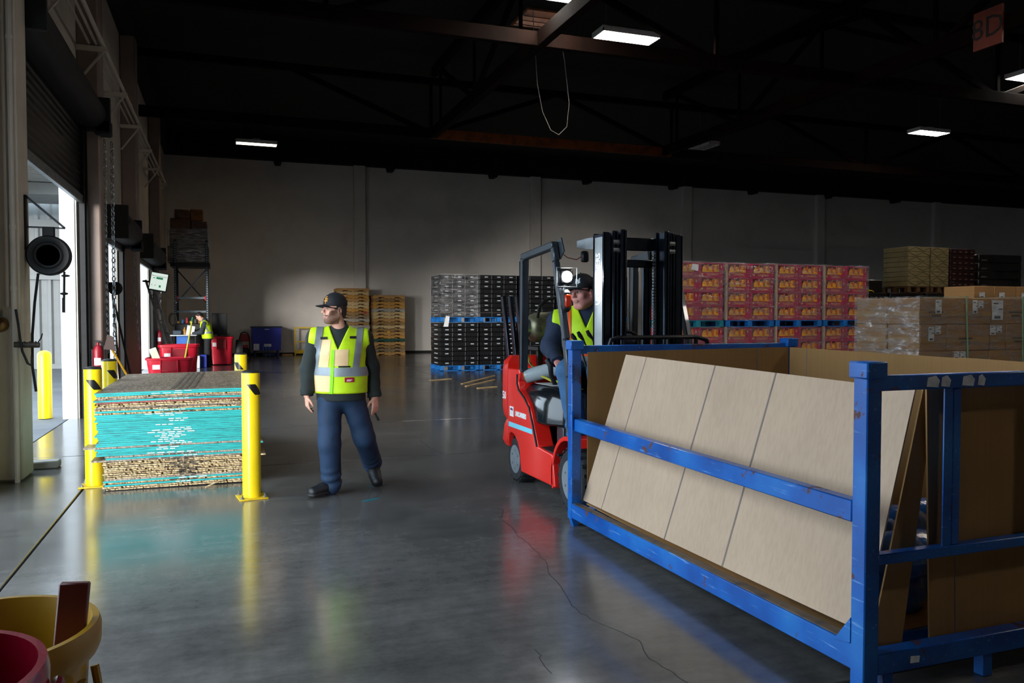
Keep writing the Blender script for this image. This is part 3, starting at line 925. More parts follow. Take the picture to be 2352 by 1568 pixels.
# counterweight: stacked rounded plans
def rplan(x0, x1, y0, y1, r, n=6):
    pts = [(x0, y0), (x1, y0)]
    for cx, a0 in ((x1 - r, 0), (x0 + r, pi / 2)):
        for k in range(n + 1):
            a = a0 + pi / 2 * k / n; pts.append((cx + r * cos(a), y1 - r + r * sin(a)))
    return pts
q = MB(); levels = [(.31, .02), (.36, 0), (.50, .012), (.55, .03), (.60, .008), (.66, 0), (1.02, .0), (1.10, .012), (1.15, .05)]
v = []; f = []
for z, ins in levels: v += [(x, y, z) for x, y in rplan(2.455 + ins, 3.605 - ins, 6.94, 7.16 - ins, .10)]
n = len(v) // len(levels)
for i in range(len(levels) - 1):
    for k in range(n): f.append((i * n + k, i * n + (k + 1) % n, (i + 1) * n + (k + 1) % n, (i + 1) * n + k))
f.append(tuple(reversed(range(n)))); f.append(tuple((len(levels) - 1) * n + k for k in range(n)))
q.add(v, f); fp('counterweight', q, RED, ang=30)
q = MB(); q.box(2.60, 3.46, 6.1, 6.94, .14, .88); q.box(2.52, 3.54, 5.75, 6.2, .2, .39); fp('chassis', q, M('chassis_black', '#101214', .5, .2), .01)
q = MB(); q.box(2.60, 3.46, 6.62, 6.95, .9, 1.06); fp('rear_cowl', q, RED, .02)
# molded hood under the seat
q = MB(); v = []; f = []
hl = [(.605, 0.0), (.66, .0), (.78, .012), (.86, .03), (.905, .07), (.925, .13)]
for z, ins in hl:
    for (x, y) in [(2.475 + ins, 6.62), (2.475 + ins, 6.36 + ins * .4), (2.50 + ins, 6.12 + ins), (2.60 + ins * .8, 5.985 + ins), (2.72, 5.94 + ins), (3.34, 5.94 + ins), (3.56 - ins, 6.1 + ins), (3.585 - ins, 6.62)]:
        v.append((x, y, z))
n = 8
for i in range(len(hl) - 1):
    for k in range(n): f.append((i * n + k, i * n + (k + 1) % n, (i + 1) * n + (k + 1) % n, (i + 1) * n + k))
f.append(tuple((len(hl) - 1) * n + k for k in range(n))); f.append(tuple(reversed(range(n))))
q.add(v, f); fp('hood', q, GBLK, .02, seg=3, label='glossy black molded hood')
q = MB(); q.prism([(6.32, .60), (5.98, .60), (5.98, .43), (6.17, .43), (6.26, .52)], 2.60, 2.66, 'x'); q.box(2.62, 3.4, 5.95, 6.15, .43, .61); fp('step_recess', q, DGREY, .008)
q = MB(); q.box(2.47, 3.59, 5.78, 6.16, .405, .425); fp('floor_plate', q, BLK_RUB, .004)
q = MB(); q.tube([(2.445, 6.655, 1.0), (2.445, 6.662, .92), (2.445, 6.62, .86), (2.445, 6.47, .80), (2.445, 6.36, .73), (2.445, 6.29, .62), (2.445, 6.18, .425)], .009, 8); fp('edge_seal', q, BLK_RUB)
# front fenders
for x0, x1 in ((2.45, 2.74), (3.32, 3.61)):
    q = MB(); pts = []
    for k in range(9):
        a = radians(165 - k * 16); pts.append((5.60 + .31 * -cos(a) * -1, .26 + .31 * sin(a)))
    outer = [(5.57 - .315 * cos(radians(a)), .25 + .345 * sin(radians(a))) for a in range(200, 60, -14)]
    inner = [(5.57 - .285 * cos(radians(a)), .25 + .31 * sin(radians(a))) for a in range(60, 201, 14)]
    q.prism(outer + inner, x0, x1, 'x'); fp('fender', q, RED, .006)
# wheels
def wheel(x0, x1, y, r, side):
    q = MB(); T = Matrix.Translation((0, 0, 0)) @ Matrix(((0, 0, 1, 0), (1, 0, 0, y), (0, 1, 0, r + .003), (0, 0, 0, 1)))
    q.lathe([(r * .58, x0), (r * .9, x0), (r * .97, x0 + .02), (r, x0 + .04), (r, x1 - .04), (r * .97, x1 - .02), (r * .9, x1), (r * .58, x1)], 32, T=T)
    for k in range(20):
        a = 2 * pi * k / 20
        for sx in (x0 + .005, (x0 + x1) / 2):
            c = Vector((sx, y + r * .995 * sin(a), r + .003 + r * .995 * cos(a)))
            q.bar(c, c + Vector(((x1 - x0) / 2 - .01, .0, 0)), .025, .012, up=(0, sin(a), cos(a)))
    w_ = fp('wheel', q, TYRE)
    q = MB(); e = x0 if side < 0 else x1
    q.lathe([(r * .60, min(x0, x1) + .004), (r * .6, max(x0, x1) - .004)], 28, T=T)
    q2 = MB(); s_ = 1 if side < 0 else -1
    prof = [(r * .63, e - s_ * .002), (r * .57, e + s_ * .002), (r * .52, e + s_ * .014), (r * .30, e + s_ * .012), (r * .26, e - s_ * .004), (r * .12, e - s_ * .008), (0, e - s_ * .008)]
    q2.lathe(prof if side > 0 else prof, 28, T=T); fp('rim', q2, M('rim_grey', '#7f868c', .5, .1), parent=w_)
    for k in range(6):
        a = 2 * pi * k / 6
        b_ = MB(); c = (e, y + r * .4 * sin(a), r + r * .4 * cos(a)); b_.cyl((e - .004, c[1], c[2]), (e + .02, c[1], c[2]), .011, n=6); fp('lug_nut', b_, GALV, parent=w_)
wheel(2.49, 2.67, 6.83, .205, -1); wheel(3.39, 3.57, 6.83, .205, 1)
wheel(2.48, 2.70, 5.57, .25, -1); wheel(3.36, 3.58, 5.57, .25, 1)
# overhead guard
def guardbar(pts, w=.055, h=.075):
    q = MB()
    for a, b in zip(pts, pts[1:]): q.bar(a, b, w, h, up=(1, 0, 0), ch=.008)
    return q
for x in (2.485, 3.575):
    fp('guard_pillar', guardbar([(x, 6.60, 1.02), (x, 6.575, 2.03)], .075, .06), DGREY)
    fp('guard_pillar', guardbar([(x, 5.90, 2.065), (x, 5.872, 1.95), (x, 5.66, 1.335), (x, 5.60, 1.05), (x, 5.56, .62)], .06, .05), DGREY)
    fp('roof_rail', guardbar([(x, 6.605, 2.035), (x, 5.89, 2.085)], .06, .06), DGREY)
    q = MB(); q.box(x - .034, x + .034, 6.612, 6.618, 1.05, 2.0); q.bar((x - .032, 6.56, 1.05), (x - .032, 6.535, 2.0), .005, .006); fp('pillar_channel', q, STEELBLK)
fp('roof_bar', guardbar([(2.485, 5.90, 2.065), (3.575, 5.90, 2.065)], .09, .06), DGREY)
fp('roof_bar', guardbar([(2.485, 6.59, 2.035), (3.575, 6.59, 2.035)], .06, .06), DGREY)
for k in range(6):
    y = 6.0 + k * .10
    fp('roof_bar', guardbar([(2.5, y, 2.07), (3.56, y, 2.07)], .02, .035), STEELBLK)
q = MB(); q.prism([(5.97, 2.11), (5.84, 2.14), (5.78, 2.03), (5.86, 1.97)], 2.515, 2.525, 'x'); fp('gusset', q, DGREY)
q = MB(); q.bar((3.30, 5.84, 2.02), (3.30, 5.62, 1.35), .05, .07, up=(1, 0, 0), ch=.006); q.prism([(5.95, 2.03), (5.78, 2.05), (5.74, 1.88), (5.80, 1.84)], 3.26, 3.28, 'x'); fp('brace', q, DGREY)
# triplex mast
for sgn in (-1, 1):
    c = 3.045; X = lambda d: c + sgn * d
    def chan(d0, d1, y0, y1, z1, web):
        q = MB(); a, b = X(d0), X(d1)
        q.box(a, b, y0, y0 + .022, .06, z1, 0, .005); q.box(a, b, y1 - .022, y1, .06, z1, 0, .005)
        wx = (a, a + sgn * -.014) if web == 'o' else ((a + b) / 2 - .006, (a + b) / 2 + .006)
        q.box(wx[0], wx[1], y0, y1, .06, z1 - .012)
        return q
    fp('mast_rail', chan(.345, .282, 5.455, 5.635, 2.155, 'o'), STEELBLK, label='outer mast rail')
    fp('mast_rail', chan(.272, .222, 5.44, 5.60, 2.165, 'm'), STEELBLK, label='middle mast rail')
    fp('mast_rail', chan(.212, .162, 5.42, 5.57, 2.175, 'm'), STEELBLK, label='inner mast rail')
    for z in (2.08, 2.02):
        q = MB(); q.cyl((X(.215), 5.465, z), (X(.268), 5.465, z), .03, n=14); fp('mast_roller', q, GALV)
    q = MB(); q.cyl((X(.10), 5.60, .1), (X(.10), 5.60, 1.2 if sgn < 0 else 1.9), .032, n=12); fp('lift_cylinder', q, STEELBLK)
    q = MB(); y = 5.52
    z = .5
    while z < 2.02: q.box(X(.13) - .012, X(.13) + .012, y - .008, y + .008, z, z + .016); z += .024
    o = fp('lift_chain', q, GALV, smooth=False); o['kind'] = 'stuff'
    q = MB(); q.tube([(X(.16), 5.66, .6), (X(.17), 5.66, 1.6), (X(.16), 5.64, 2.03)], .012, 8); fp('hose', q, BLK_RUB)
q = MB(); q.box(2.697, 2.6995, 5.47, 5.60, .75, 2.12); fp('face_plate', q, MASTGREY, label='pale worn outer face of the mast')
q = MB(); q.prism([(5.46, 2.02), (5.46, 2.12), (5.72, 2.135), (5.95, 2.13), (5.95, 2.07), (5.80, 2.05)], 2.70, 2.76, 'x'); fp('mast_bracket', q, MASTGREY, .006)
q = MB(); q.box(2.74, 3.35, 5.56, 5.60, 2.03, 2.13, 0, .006); q.box(2.74, 3.35, 5.58, 5.62, 1.90, 1.96, 0, .006); fp('crosshead', q, STEELBLK)
q = MB(); q.box(2.76, 3.33, 5.44, 5.49, .95, 1.03, 0, .006); fp('crosshead', q, STEELBLK)
fp('lettering', MB().add([], []), LETTER) if False else None
tx = link('lettering', text_mesh('UNICARRIERS', .105, LETTER, .001, bold=.002), fk, (2.6962 - FX, 5.535 - FY, 1.80))
tx.rotation_euler = (Matrix(((0, 0, -1), (0, 1, 0), (1, 0, 0))) @ Matrix.Rotation(0, 3, 'Z')).to_euler()
tx.rotation_euler = Matrix(((0, 0, -1), (0, 1, 0), (1, 0, 0))).to_euler()
# letters read bottom to top: text x axis -> world z, text y axis -> world -(-y)
tx.matrix_local = Matrix(((0, 0, -1, 2.6955 - FX), (0, 1, 0, 5.535 - FY), (.62, 0, 0, 1.80), (0, 0, 0, 1)))
# carriage, load backrest, forks
q = MB(); q.tube([(2.70, 5.36, .5), (2.70, 5.36, 1.28), (2.72, 5.36, 1.34), (2.78, 5.36, 1.355), (3.46, 5.36, 1.355), (3.55, 5.36, 1.33), (3.58, 5.36, 1.25), (3.58, 5.36, .5)], .017, 8)
for k in range(6): q.bar((2.83 + k * .125, 5.36, .5), (2.83 + k * .125, 5.36, 1.345), .016, .03, up=(0, 1, 0))
fp('load_backrest', q, BLACKMETAL)
q = MB(); q.box(2.68, 3.58, 5.34, 5.39, .45, .55, 0, .006); q.box(2.68, 3.58, 5.34, 5.39, .12, .2, 0, .006); fp('carriage', q, BLACKMETAL)
for x in (2.85, 3.32):
    q = MB(); q.prism([(5.36, .08), (5.36, .56), (5.32, .56), (5.32, .085), (4.3, .085), (4.3, .07)], x, x + .1, 'x'); fp('fork', q, BLACKMETAL)
# seat and controls
q = MB(); q.box(2.80, 3.32, 6.18, 6.62, .92, 1.02, 0, .04); fp('seat', q, M('seat_vinyl', '#141518', .5), .02)
q = MB(); q.box(2.82, 3.30, 6.60, 6.70, 1.02, 1.42, 0, .04); fp('seat_back', q, M('seat_vinyl', '#141518'), .02)
q = MB(); q.tube([(2.66, 6.30, .93), (2.60, 6.24, 1.02), (2.585, 6.22, 1.10), (2.57, 6.26, 1.145)], [.02, .02, .024, .024], 10); fp('armrest_grip', q, BLK_RUB)
q = MB(); q.box(2.78, 3.45, 5.70, 5.86, .62, 1.16, 0, .04); fp('dashboard', q, M('dash_plastic', '#1b1d20', .5), .01)
q = MB(); q.tube([(3.1, 5.84, 1.1), (3.1, 6.0, 1.22)], .03, 10); fp('steering_column', q, BLK_RUB)
q = MB(); T = Matrix.Translation((3.12, 6.02, 1.28)) @ Matrix.Rotation(radians(-40), 4, 'X')
ring = [T @ Vector((.17 * cos(a), .17 * sin(a), 0)) for a in [k * 2 * pi / 24 for k in range(25)]]
q.tube(ring, .014, 8, caps=False); q.bar(T @ Vector((-.17, 0, 0)), T @ Vector((.17, 0, 0)), .03, .012); fp('steering_wheel', q, BLK_RUB)
for k, (x, y, z) in enumerate(((2.60, 5.80, 1.355), (2.655, 5.80, 1.37), (2.735, 5.80, 1.38))):
    q = MB(); q.tube([(x + .10, 5.76, 1.12), (x + .07, 5.775, 1.24), (x + .02, 5.79, z - .01)], .008, 8); l_ = fp('lever', q, BLK_RUB)
    q = MB(); q.tube([(x + .035, 5.787, z - .045), (x + .01, 5.795, z - .01), (x - .008, 5.80, z + .022)], [.01, .019, .013], 10); fp('lever_knob', q, M('knob_plastic', '#17191c', .3), parent=l_)
# headlamp on the guard pillar, switched on
LAMPGLOW = EM('headlamp_glow', '#ffffff', 60.0)
q = MB(); q.box(2.455, 2.575, 5.72, 5.79, 1.765, 1.885, 0, .015); hl_ = fp('headlamp', q, BLACKMETAL)
q = MB(); T = Matrix.Translation((2.515, 5.717, 1.825)) @ Matrix.Rotation(radians(90), 4, 'X')
q.lathe([(.044, 0), (.042, .006), (.0, .012)], 20, T=T); fp('lens', q, LAMPGLOW, parent=hl_)
q = MB(); q.tube([(2.42, 5.70, 1.745), (2.42, 5.70, 1.895), (2.59, 5.70, 1.895), (2.59, 5.70, 1.745), (2.42, 5.70, 1.745)], .005, 6); fp('guard_frame', q, GALV, parent=hl_)
q = MB(); q.tube([(2.515, 5.75, 1.765), (2.495, 5.76, 1.66)], .012, 8); fp('lamp_bracket', q, GALV, parent=hl_)
hd = bpy.data.lights.new('headlamp_beam', 'SPOT'); hd.energy = 28; hd.spot_size = radians(130); hd.spot_blend = .6; hd.shadow_soft_size = .045; hd.color = (.95, .97, 1)
ho = bpy.data.objects.new('headlamp_beam', hd); COL.objects.link(ho); ho.location = (2.515, 5.695, 1.825); ho.rotation_euler = Vector((-.05, -1, -.35)).to_track_quat('-Z', 'Y').to_euler()
# marker lamp, work lamp, wiring
q = MB(); q.tube([(2.485, 5.68, 1.56), (2.485, 5.67, 1.58), (2.485, 5.67, 1.69), (2.485, 5.68, 1.71)], [.03, .042, .042, .03], 14); ml = fp('marker_lamp', q, BLK_RUB)
q = MB(); q.box(2.46, 2.51, 5.615, 5.645, 1.585, 1.685, 0, .01); fp('lens', q, M('amber_red_lens', '#d2330a', .15, coat=.5), parent=ml)
q = MB(); q.box(2.70, 2.76, 5.83, 5.88, 1.95, 2.04, 0, .012); fp('work_lamp', q, BLACKMETAL)
q = MB(); q.tube([(2.53, 5.86, 2.02), (2.58, 5.86, 1.985), (2.66, 5.86, 1.97), (2.71, 5.86, 2.0)], .004, 6); fp('wire', q, M('wire_red', '#8a3522', .5))
# gas tank with strap, valve and hose
TANK = M('worn_gas_tank', '#7f7a5e', .38, .6, var=.35, scale=6, dark='#3b382c')
q = MB(); T = Matrix.Translation((2.62, 6.88, 1.41)) @ Matrix.Rotation(radians(90), 4, 'Y')
q.lathe([(.0, 0), (.08, .012), (.125, .045), (.14, .09), (.143, .25), (.147, .255), (.147, .29), (.143, .295), (.14, .66), (.12, .71), (0, .745)], 28, T=T); tk = fp('gas_tank', q, TANK, label='horizontal dull olive metal gas tank')
q = MB(); q.lathe([(.07, -.05), (.085, -.045), (.085, .03), (.07, .03)], 20, T=T); fp('collar', q, M('tank_collar', '#8d939c', .3, .8), parent=tk)
q = MB(); q.cyl((2.575, 6.86, 1.36), (2.575, 6.80, 1.32), .025, n=10); q.cyl((2.58, 6.84, 1.34), (2.55, 6.78, 1.28), .018, n=8); fp('valve', q, M('brass_valve', '#b08b3a', .35, .8), parent=tk)
q = MB(); q.tube([(2.56, 6.78, 1.29), (2.555, 6.72, 1.20), (2.56, 6.64, 1.10), (2.60, 6.52, 1.0), (2.68, 6.40, .95), (2.76, 6.34, .945)], .011, 8); fp('gas_hose', q, M('yellow_green_hose', '#b7b437', .45, var=.2, scale=30))
q = MB(); q.box(2.66, 3.40, 6.70, 7.05, 1.20, 1.24, 0, .005); q.box(2.9, 2.94, 6.72, 7.04, 1.24, 1.56); q.bar((2.75, 6.88, 1.06), (2.75, 6.88, 1.22), .05, .05); q.bar((3.3, 6.88, 1.06), (3.3, 6.88, 1.22), .05, .05); fp('tank_bracket', q, BLACKMETAL)
q = MB(); q.tube([(2.64, 6.66, 1.50), (2.66, 6.66, 1.60), (2.72, 6.66, 1.66), (2.84, 6.66, 1.69), (2.98, 6.66, 1.66), (3.0, 6.66, 1.5)], .016, 8); fp('grab_bar', q, BLK_RUB)
# decals
CY = M('pale_blue_stripe', '#7fd8ee', .35, var=.02)
q = MB(); q.prism([(6.89, .507), (6.29, .512), (6.30, .553), (6.89, .55)], 2.447, 2.4492, 'x'); fp('stripe', q, CY, label='pale blue stripe')
q = MB(); q.prism([(6.86, .605), (6.76, .605), (6.76, .695), (6.86, .695)], 2.447, 2.4492, 'x'); st_ = fp('sticker', q, LETTER, label='white sticker')
q = MB(); q.prism([(6.845, .662), (6.775, .658), (6.775, .672), (6.80, .683), (6.84, .678)], 2.4455, 2.447, 'x'); fp('emblem', q, M('emblem_purple', '#6d3a63', .5), parent=st_)
q = MB()
for k in range(3): q.prism([(6.85, .622 + k * .011), (6.77, .622 + k * .011), (6.77, .625 + k * .011), (6.85, .625 + k * .011)], 2.4455, 2.447, 'x')
fp('print_lines', q, M('print_grey', '#b9b6bd', .5), parent=st_)
t1 = text('lettering', 'UNICARRIERS', .052, LETTER, fk, (2.4475 - FX, 6.575 - FY, .640), '-x', .0008, bold=.003)
t1.scale = (.86, 1.1, 1)
t2 = text('lettering', '50', .10, LETTER, fk, (2.4535 - FX, 7.03 - FY, .775), '-x', .0008, bold=.002)
# paper sheet lying on hood
q = MB(); q.prism([(2.56, 6.50), (2.60, 6.20), (2.80, 6.16), (2.78, 6.5)], .928, .931, 'z'); q.v = [(x, y, z + (6.5 - y) * -.012) for x, y, z in q.v]
tag(q.build('paper_sheet', M('printed_paper', '#c9c6c4', .6, var=.15, scale=30)), 'printed paper sheet lying on the black forklift hood', 'paper')
# stretch film roll
FILM = M('clear_film_roll', '#aab3b5', .14, var=.25, scale=6, coat=.8)
rl = thing('film_roll', 'roll of clear stretch film lying across the forklift hood', 'film roll', (2.5, 6.6, .982))
a = Vector((0, 0, 0)); bdir = Vector((.44, -.20, .125))
T = Matrix.Translation(a) @ bdir.to_track_quat('Z', 'Y').to_matrix().to_4x4(); Lr = bdir.length
q = MB(); q.lathe([(.040, -.002), (.062, 0), (.064, .01), (.065, Lr - .01), (.062, Lr), (.04, Lr)], 28, T=T); q.build('film', FILM, rl)
q = MB(); q.lathe([(.036, -.012), (.040, -.012), (.040, Lr + .01), (.036, Lr + .01), (.036, -.012)], 24, T=T); q.build('cardboard_core', CARD_D, rl)
# another truck's mast parked behind
m2 = thing('parked_truck_mast', 'dark upright mast of a parked truck standing behind the red forklift', 'mast', (2.68, 7.62, 0))
for x in (0, .075, .15):
    q = MB(); q.bar((x + .14, .0, 0.0), (x - .03, 0, 1.72), .035, .07, up=(0, 1, 0), ch=.006); q.build('rail', STEELBLK, m2)
q = MB(); q.box(.13, .30, .03, .06, 0.02, .2, 0, .005); q.build('cross_bar', STEELBLK, m2)
# ------------------------------------------------------------------ people: smooth-blended distance fields, meshed as one surface
class SDF:
    def __init__(s, lo, hi, h):
        s.lo = np.array(lo, dtype=np.float32); s.h = h
        s.n = np.ceil((np.array(hi) - s.lo) / h).astype(int) + 1
        s.F = np.full(tuple(s.n), 0.2, dtype=np.float32)
    def region(s, lo, hi):
        a = np.maximum(0, np.floor((np.array(lo) - s.lo) / s.h).astype(int))
        b = np.minimum(s.n, np.ceil((np.array(hi) - s.lo) / s.h).astype(int) + 1)
        if (b <= a).any(): return None, None
        ax = [s.lo[i] + s.h * np.arange(a[i], b[i], dtype=np.float32) for i in range(3)]
        P = np.stack(np.meshgrid(*ax, indexing='ij'), -1)
        return tuple(slice(a[i], b[i]) for i in range(3)), P
    def put(s, sl, d, k, sub=False):
        A = s.F[sl]
        if sub:
            d = -d; k = max(k, 1e-4)
            h = np.clip(.5 - .5 * (A - d) / k, 0, 1)
            s.F[sl] = A * (1 - h) + d * h + k * h * (1 - h)
        else:
            k = max(k, 1e-4)
            h = np.clip(.5 + .5 * (A - d) / k, 0, 1)
            s.F[sl] = A * (1 - h) + d * h - k * h * (1 - h)
    def cap(s, p0, p1, r0, r1, k=.02, q=1.0, side=None, sub=False, fold=None):
        """tapered capsule; q>1 widens it along 'side'"""
        p0 = np.array(p0, np.float32); p1 = np.array(p1, np.float32)
        R = max(r0, r1) * max(q, 1) + k + .03
        sl, P = s.region(np.minimum(p0, p1) - R, np.maximum(p0, p1) + R)
        if sl is None: return
        ab = p1 - p0; L2 = float(ab @ ab) + 1e-9
        t = np.clip(((P - p0) @ ab) / L2, 0, 1)
        D = P - p0 - t[..., None] * ab
        if side is not None:
            sd = np.array(side, np.float32); sd = sd / np.linalg.norm(sd)
            w = D @ sd
            D = D - w[..., None] * sd * (1 - 1 / q)
        d = np.linalg.norm(D, axis=-1) - (r0 + (r1 - r0) * t)
        if fold:
            amp, freq, ph, t0, t1 = fold
            w = np.clip((t - t0) / max(1e-3, t1 - t0), 0, 1)
            d = d + amp * w * np.sin(freq * t * math.sqrt(L2) + 9 * P[..., 0] + 14 * P[..., 1] + ph)
        s.put(sl, d, k, sub)
    def ell(s, c, r, k=.02, R=None, sub=False):
        c = np.array(c, np.float32); r = np.array(r, np.float32)
        m = float(r.max()) + k + .03
        sl, P = s.region(c - m, c + m)
        if sl is None: return
        D = P - c
        if R is not None: D = D @ np.array(R, np.float32)
        k0 = np.linalg.norm(D / r, axis=-1); k1 = np.linalg.norm(D / (r * r), axis=-1) + 1e-6
        s.put(sl, np.where(k0 < .01, -float(r.min()), k0 * (k0 - 1) / k1), k, sub)
    def plane(s, p, n, k=.002):
        """keep the side n points away from (cut off everything beyond)"""
        n = np.array(n, np.float32); n = n / np.linalg.norm(n)
        sl, P = s.region(s.lo, s.lo + s.h * s.n)
        d = (P - np.array(p, np.float32)) @ n
        s.F = np.maximum(s.F, d)
    def wedge(s, pts_n):
        """remove the intersection of half spaces (p, n): inside where (x-p).n<0 for all"""
        sl, P = s.region(s.lo, s.lo + s.h * s.n)
        d = None
        for p, n in pts_n:
            n = np.array(n, np.float32); n = n / np.linalg.norm(n)
            e = (P - np.array(p, np.float32)) @ n
            d = e if d is None else np.maximum(d, e)
        s.F = np.maximum(s.F, -d)
    def mesh(s):
        F = s.F; n = F.shape
        S = F < 0
        nc = tuple(k - 1 for k in n)
        acc = np.zeros(nc + (3,), np.float32); cnt = np.zeros(nc, np.float32)
        for ax in range(3):
            a = [slice(None)] * 3; b = [slice(None)] * 3
            a[ax] = slice(0, n[ax] - 1); b[ax] = slice(1, n[ax])
            f0 = F[tuple(a)]; f1 = F[tuple(b)]; cr = S[tuple(a)] != S[tuple(b)]
            t = np.where(cr, f0 / np.where(cr, f0 - f1, 1), 0)
            o = [i for i in range(3) if i != ax]
            for i in (0, 1):
                for j in (0, 1):
                    sl = [slice(None)] * 3; off = np.zeros(3, np.float32)
                    sl[o[0]] = slice(i, i + nc[o[0]]); sl[o[1]] = slice(j, j + nc[o[1]])
                    off[o[0]] = i; off[o[1]] = j
                    c = cr[tuple(sl)]; tt = t[tuple(sl)]
                    cnt += c
                    for q in range(3):
                        acc[..., q] += np.where(c, tt if q == ax else off[q], 0)
        act = cnt > 0
        idx = np.full(nc, -1, np.int64); ii = np.nonzero(act); idx[ii] = np.arange(len(ii[0]))
        V = s.lo + s.h * (np.stack(ii, -1) + acc[act] / cnt[act][:, None])
        Q = []
        for ax in range(3):
            a = [slice(None)] * 3; b = [slice(None)] * 3
            a[ax] = slice(0, n[ax] - 1); b[ax] = slice(1, n[ax])
            s0 = S[tuple(a)]; s1 = S[tuple(b)]; cr = s0 != s1
            I = np.stack(np.nonzero(cr), -1)
            o1, o2 = [(1, 2), (2, 0), (0, 1)][ax]
            I = I[(I[:, o1] > 0) & (I[:, o2] > 0) & (I[:, o1] < nc[o1]) & (I[:, o2] < nc[o2])]
            def at(d1, d2):
                J = I.copy(); J[:, o1] -= d1; J[:, o2] -= d2
                return idx[J[:, 0], J[:, 1], J[:, 2]]
            q = np.stack([at(1, 1), at(0, 1), at(0, 0), at(1, 0)], -1)
            fl = ~s0[I[:, 0], I[:, 1], I[:, 2]]
            q[fl] = q[fl][:, ::-1]
            Q.append(q)
        Q = np.concatenate(Q); Q = Q[(Q >= 0).all(1)]
        return V, Q
    def build(s, name, mat, parent, smooth_it=1):
        V, Q = s.mesh()
        me = bpy.data.meshes.new(name)
        me.vertices.add(len(V)); me.vertices.foreach_set('co', V.astype(np.float32).ravel())
        me.loops.add(len(Q) * 4); me.loops.foreach_set('vertex_index', Q.astype(np.int32).ravel())
        me.polygons.add(len(Q)); me.polygons.foreach_set('loop_start', np.arange(0, len(Q) * 4, 4, dtype=np.int32))
        me.polygons.foreach_set('use_smooth', np.ones(len(Q), bool))
        me.materials.append(mat); me.update(calc_edges=True); me.validate()
        if smooth_it:
            bm = bmesh.new(); bm.from_mesh(me)
            for _ in range(smooth_it): bmesh.ops.smooth_vert(bm, verts=bm.verts, factor=.5, use_axis_x=True, use_axis_y=True, use_axis_z=True)
            bm.to_mesh(me); bm.free()
        return link(name, me, parent)

def patch(name, src, mat, parent, planes, off=.003, cond=None):
    """a thin piece lying on a surface: src mesh cut by half spaces (p, n = outside), lifted off by 'off'"""
    bm = bmesh.new(); bm.from_mesh(src.data)
    for p, n in planes:
        g = bm.verts[:] + bm.edges[:] + bm.faces[:]
        bmesh.ops.bisect_plane(bm, geom=g, plane_co=p, plane_no=n, clear_outer=True)
    if cond:
        bmesh.ops.delete(bm, geom=[f for f in bm.faces if not cond(f.calc_center_median(), f.normal)], context='FACES')
    if not bm.faces:
        bm.free(); print('EMPTY PATCH', name); return None
    bm.normal_update()
    base = {v: v.normal.copy() for v in bm.verts}
    for v in bm.verts: v.co += base[v] * off
    r = bmesh.ops.extrude_face_region(bm, geom=bm.faces[:])
    for g in r['geom']:
        pass
    vs = [g for g in r['geom'] if isinstance(g, bmesh.types.BMVert)]
    for v in vs: v.co += v.normal * .001 if v.normal.length else Vector()
    me = bpy.data.meshes.new(name); bm.to_mesh(me); bm.free()
    me.polygons.foreach_set('use_smooth', [True] * len(me.polygons)); me.set_sharp_from_angle(angle=radians(50))
    me.materials.clear(); me.materials.append(mat)
    return link(name, me, parent)

SKIN = M('skin', '#dfa68f', .5, var=.08, scale=14, sheen=.1)
SKIN2 = M('skin_ruddy', '#d68f84', .5, var=.12, scale=9)
LIME = M('high_vis_lime', '#c9f211', .6, var=.07, scale=5, bmp=.7, bscale=8)
PEACH = M('high_vis_highlight', '#f3cf9b', .6, var=.05, scale=6)  # peach stands in for blown-out highlights on the lime vest
SILVER = M('reflective_strip', '#8e979e', .4, .2, var=.05, scale=12)
ORANGE = M('high_vis_orange', '#ff5a14', .6, var=.04)
NAVY = M('navy_work_trousers', '#14304f', .75, var=.16, scale=6, bmp=.7, bscale=10)
DKJKT = M('dark_green_jacket', '#1a2423', .8, var=.2, scale=6, bmp=.3, bscale=16)
NVJKT = M('navy_hooded_jacket', '#1f2c44', .85, var=.2, scale=8, bmp=.3, bscale=16)
TEE = M('black_tee', '#15191d', .8, var=.15)
CAPBLK = M('black_cap_cloth', '#15171d', .75, var=.15, scale=14)
BOOT = M('scuffed_black_boot', '#1c1f24', .5, var=.35, scale=9, bmp=.2)
HAIR = M('dark_hair', '#1b1512', .6, var=.3, scale=40, bmp=.5, bscale=90)
STUB = M('beard_stubble', '#7d5a49', .7, var=.2, scale=60)
LIP = M('lips', '#bb7c70', .45)
EYEW = M('eye_white', '#b9aca0', .3); IRIS = M('iris_dark', '#2b1a12', .2)
BLKTRIM = M('black_trim', '#121416', .6); LIMETRIM = M('bright_lime_binding', '#8df000', .6)

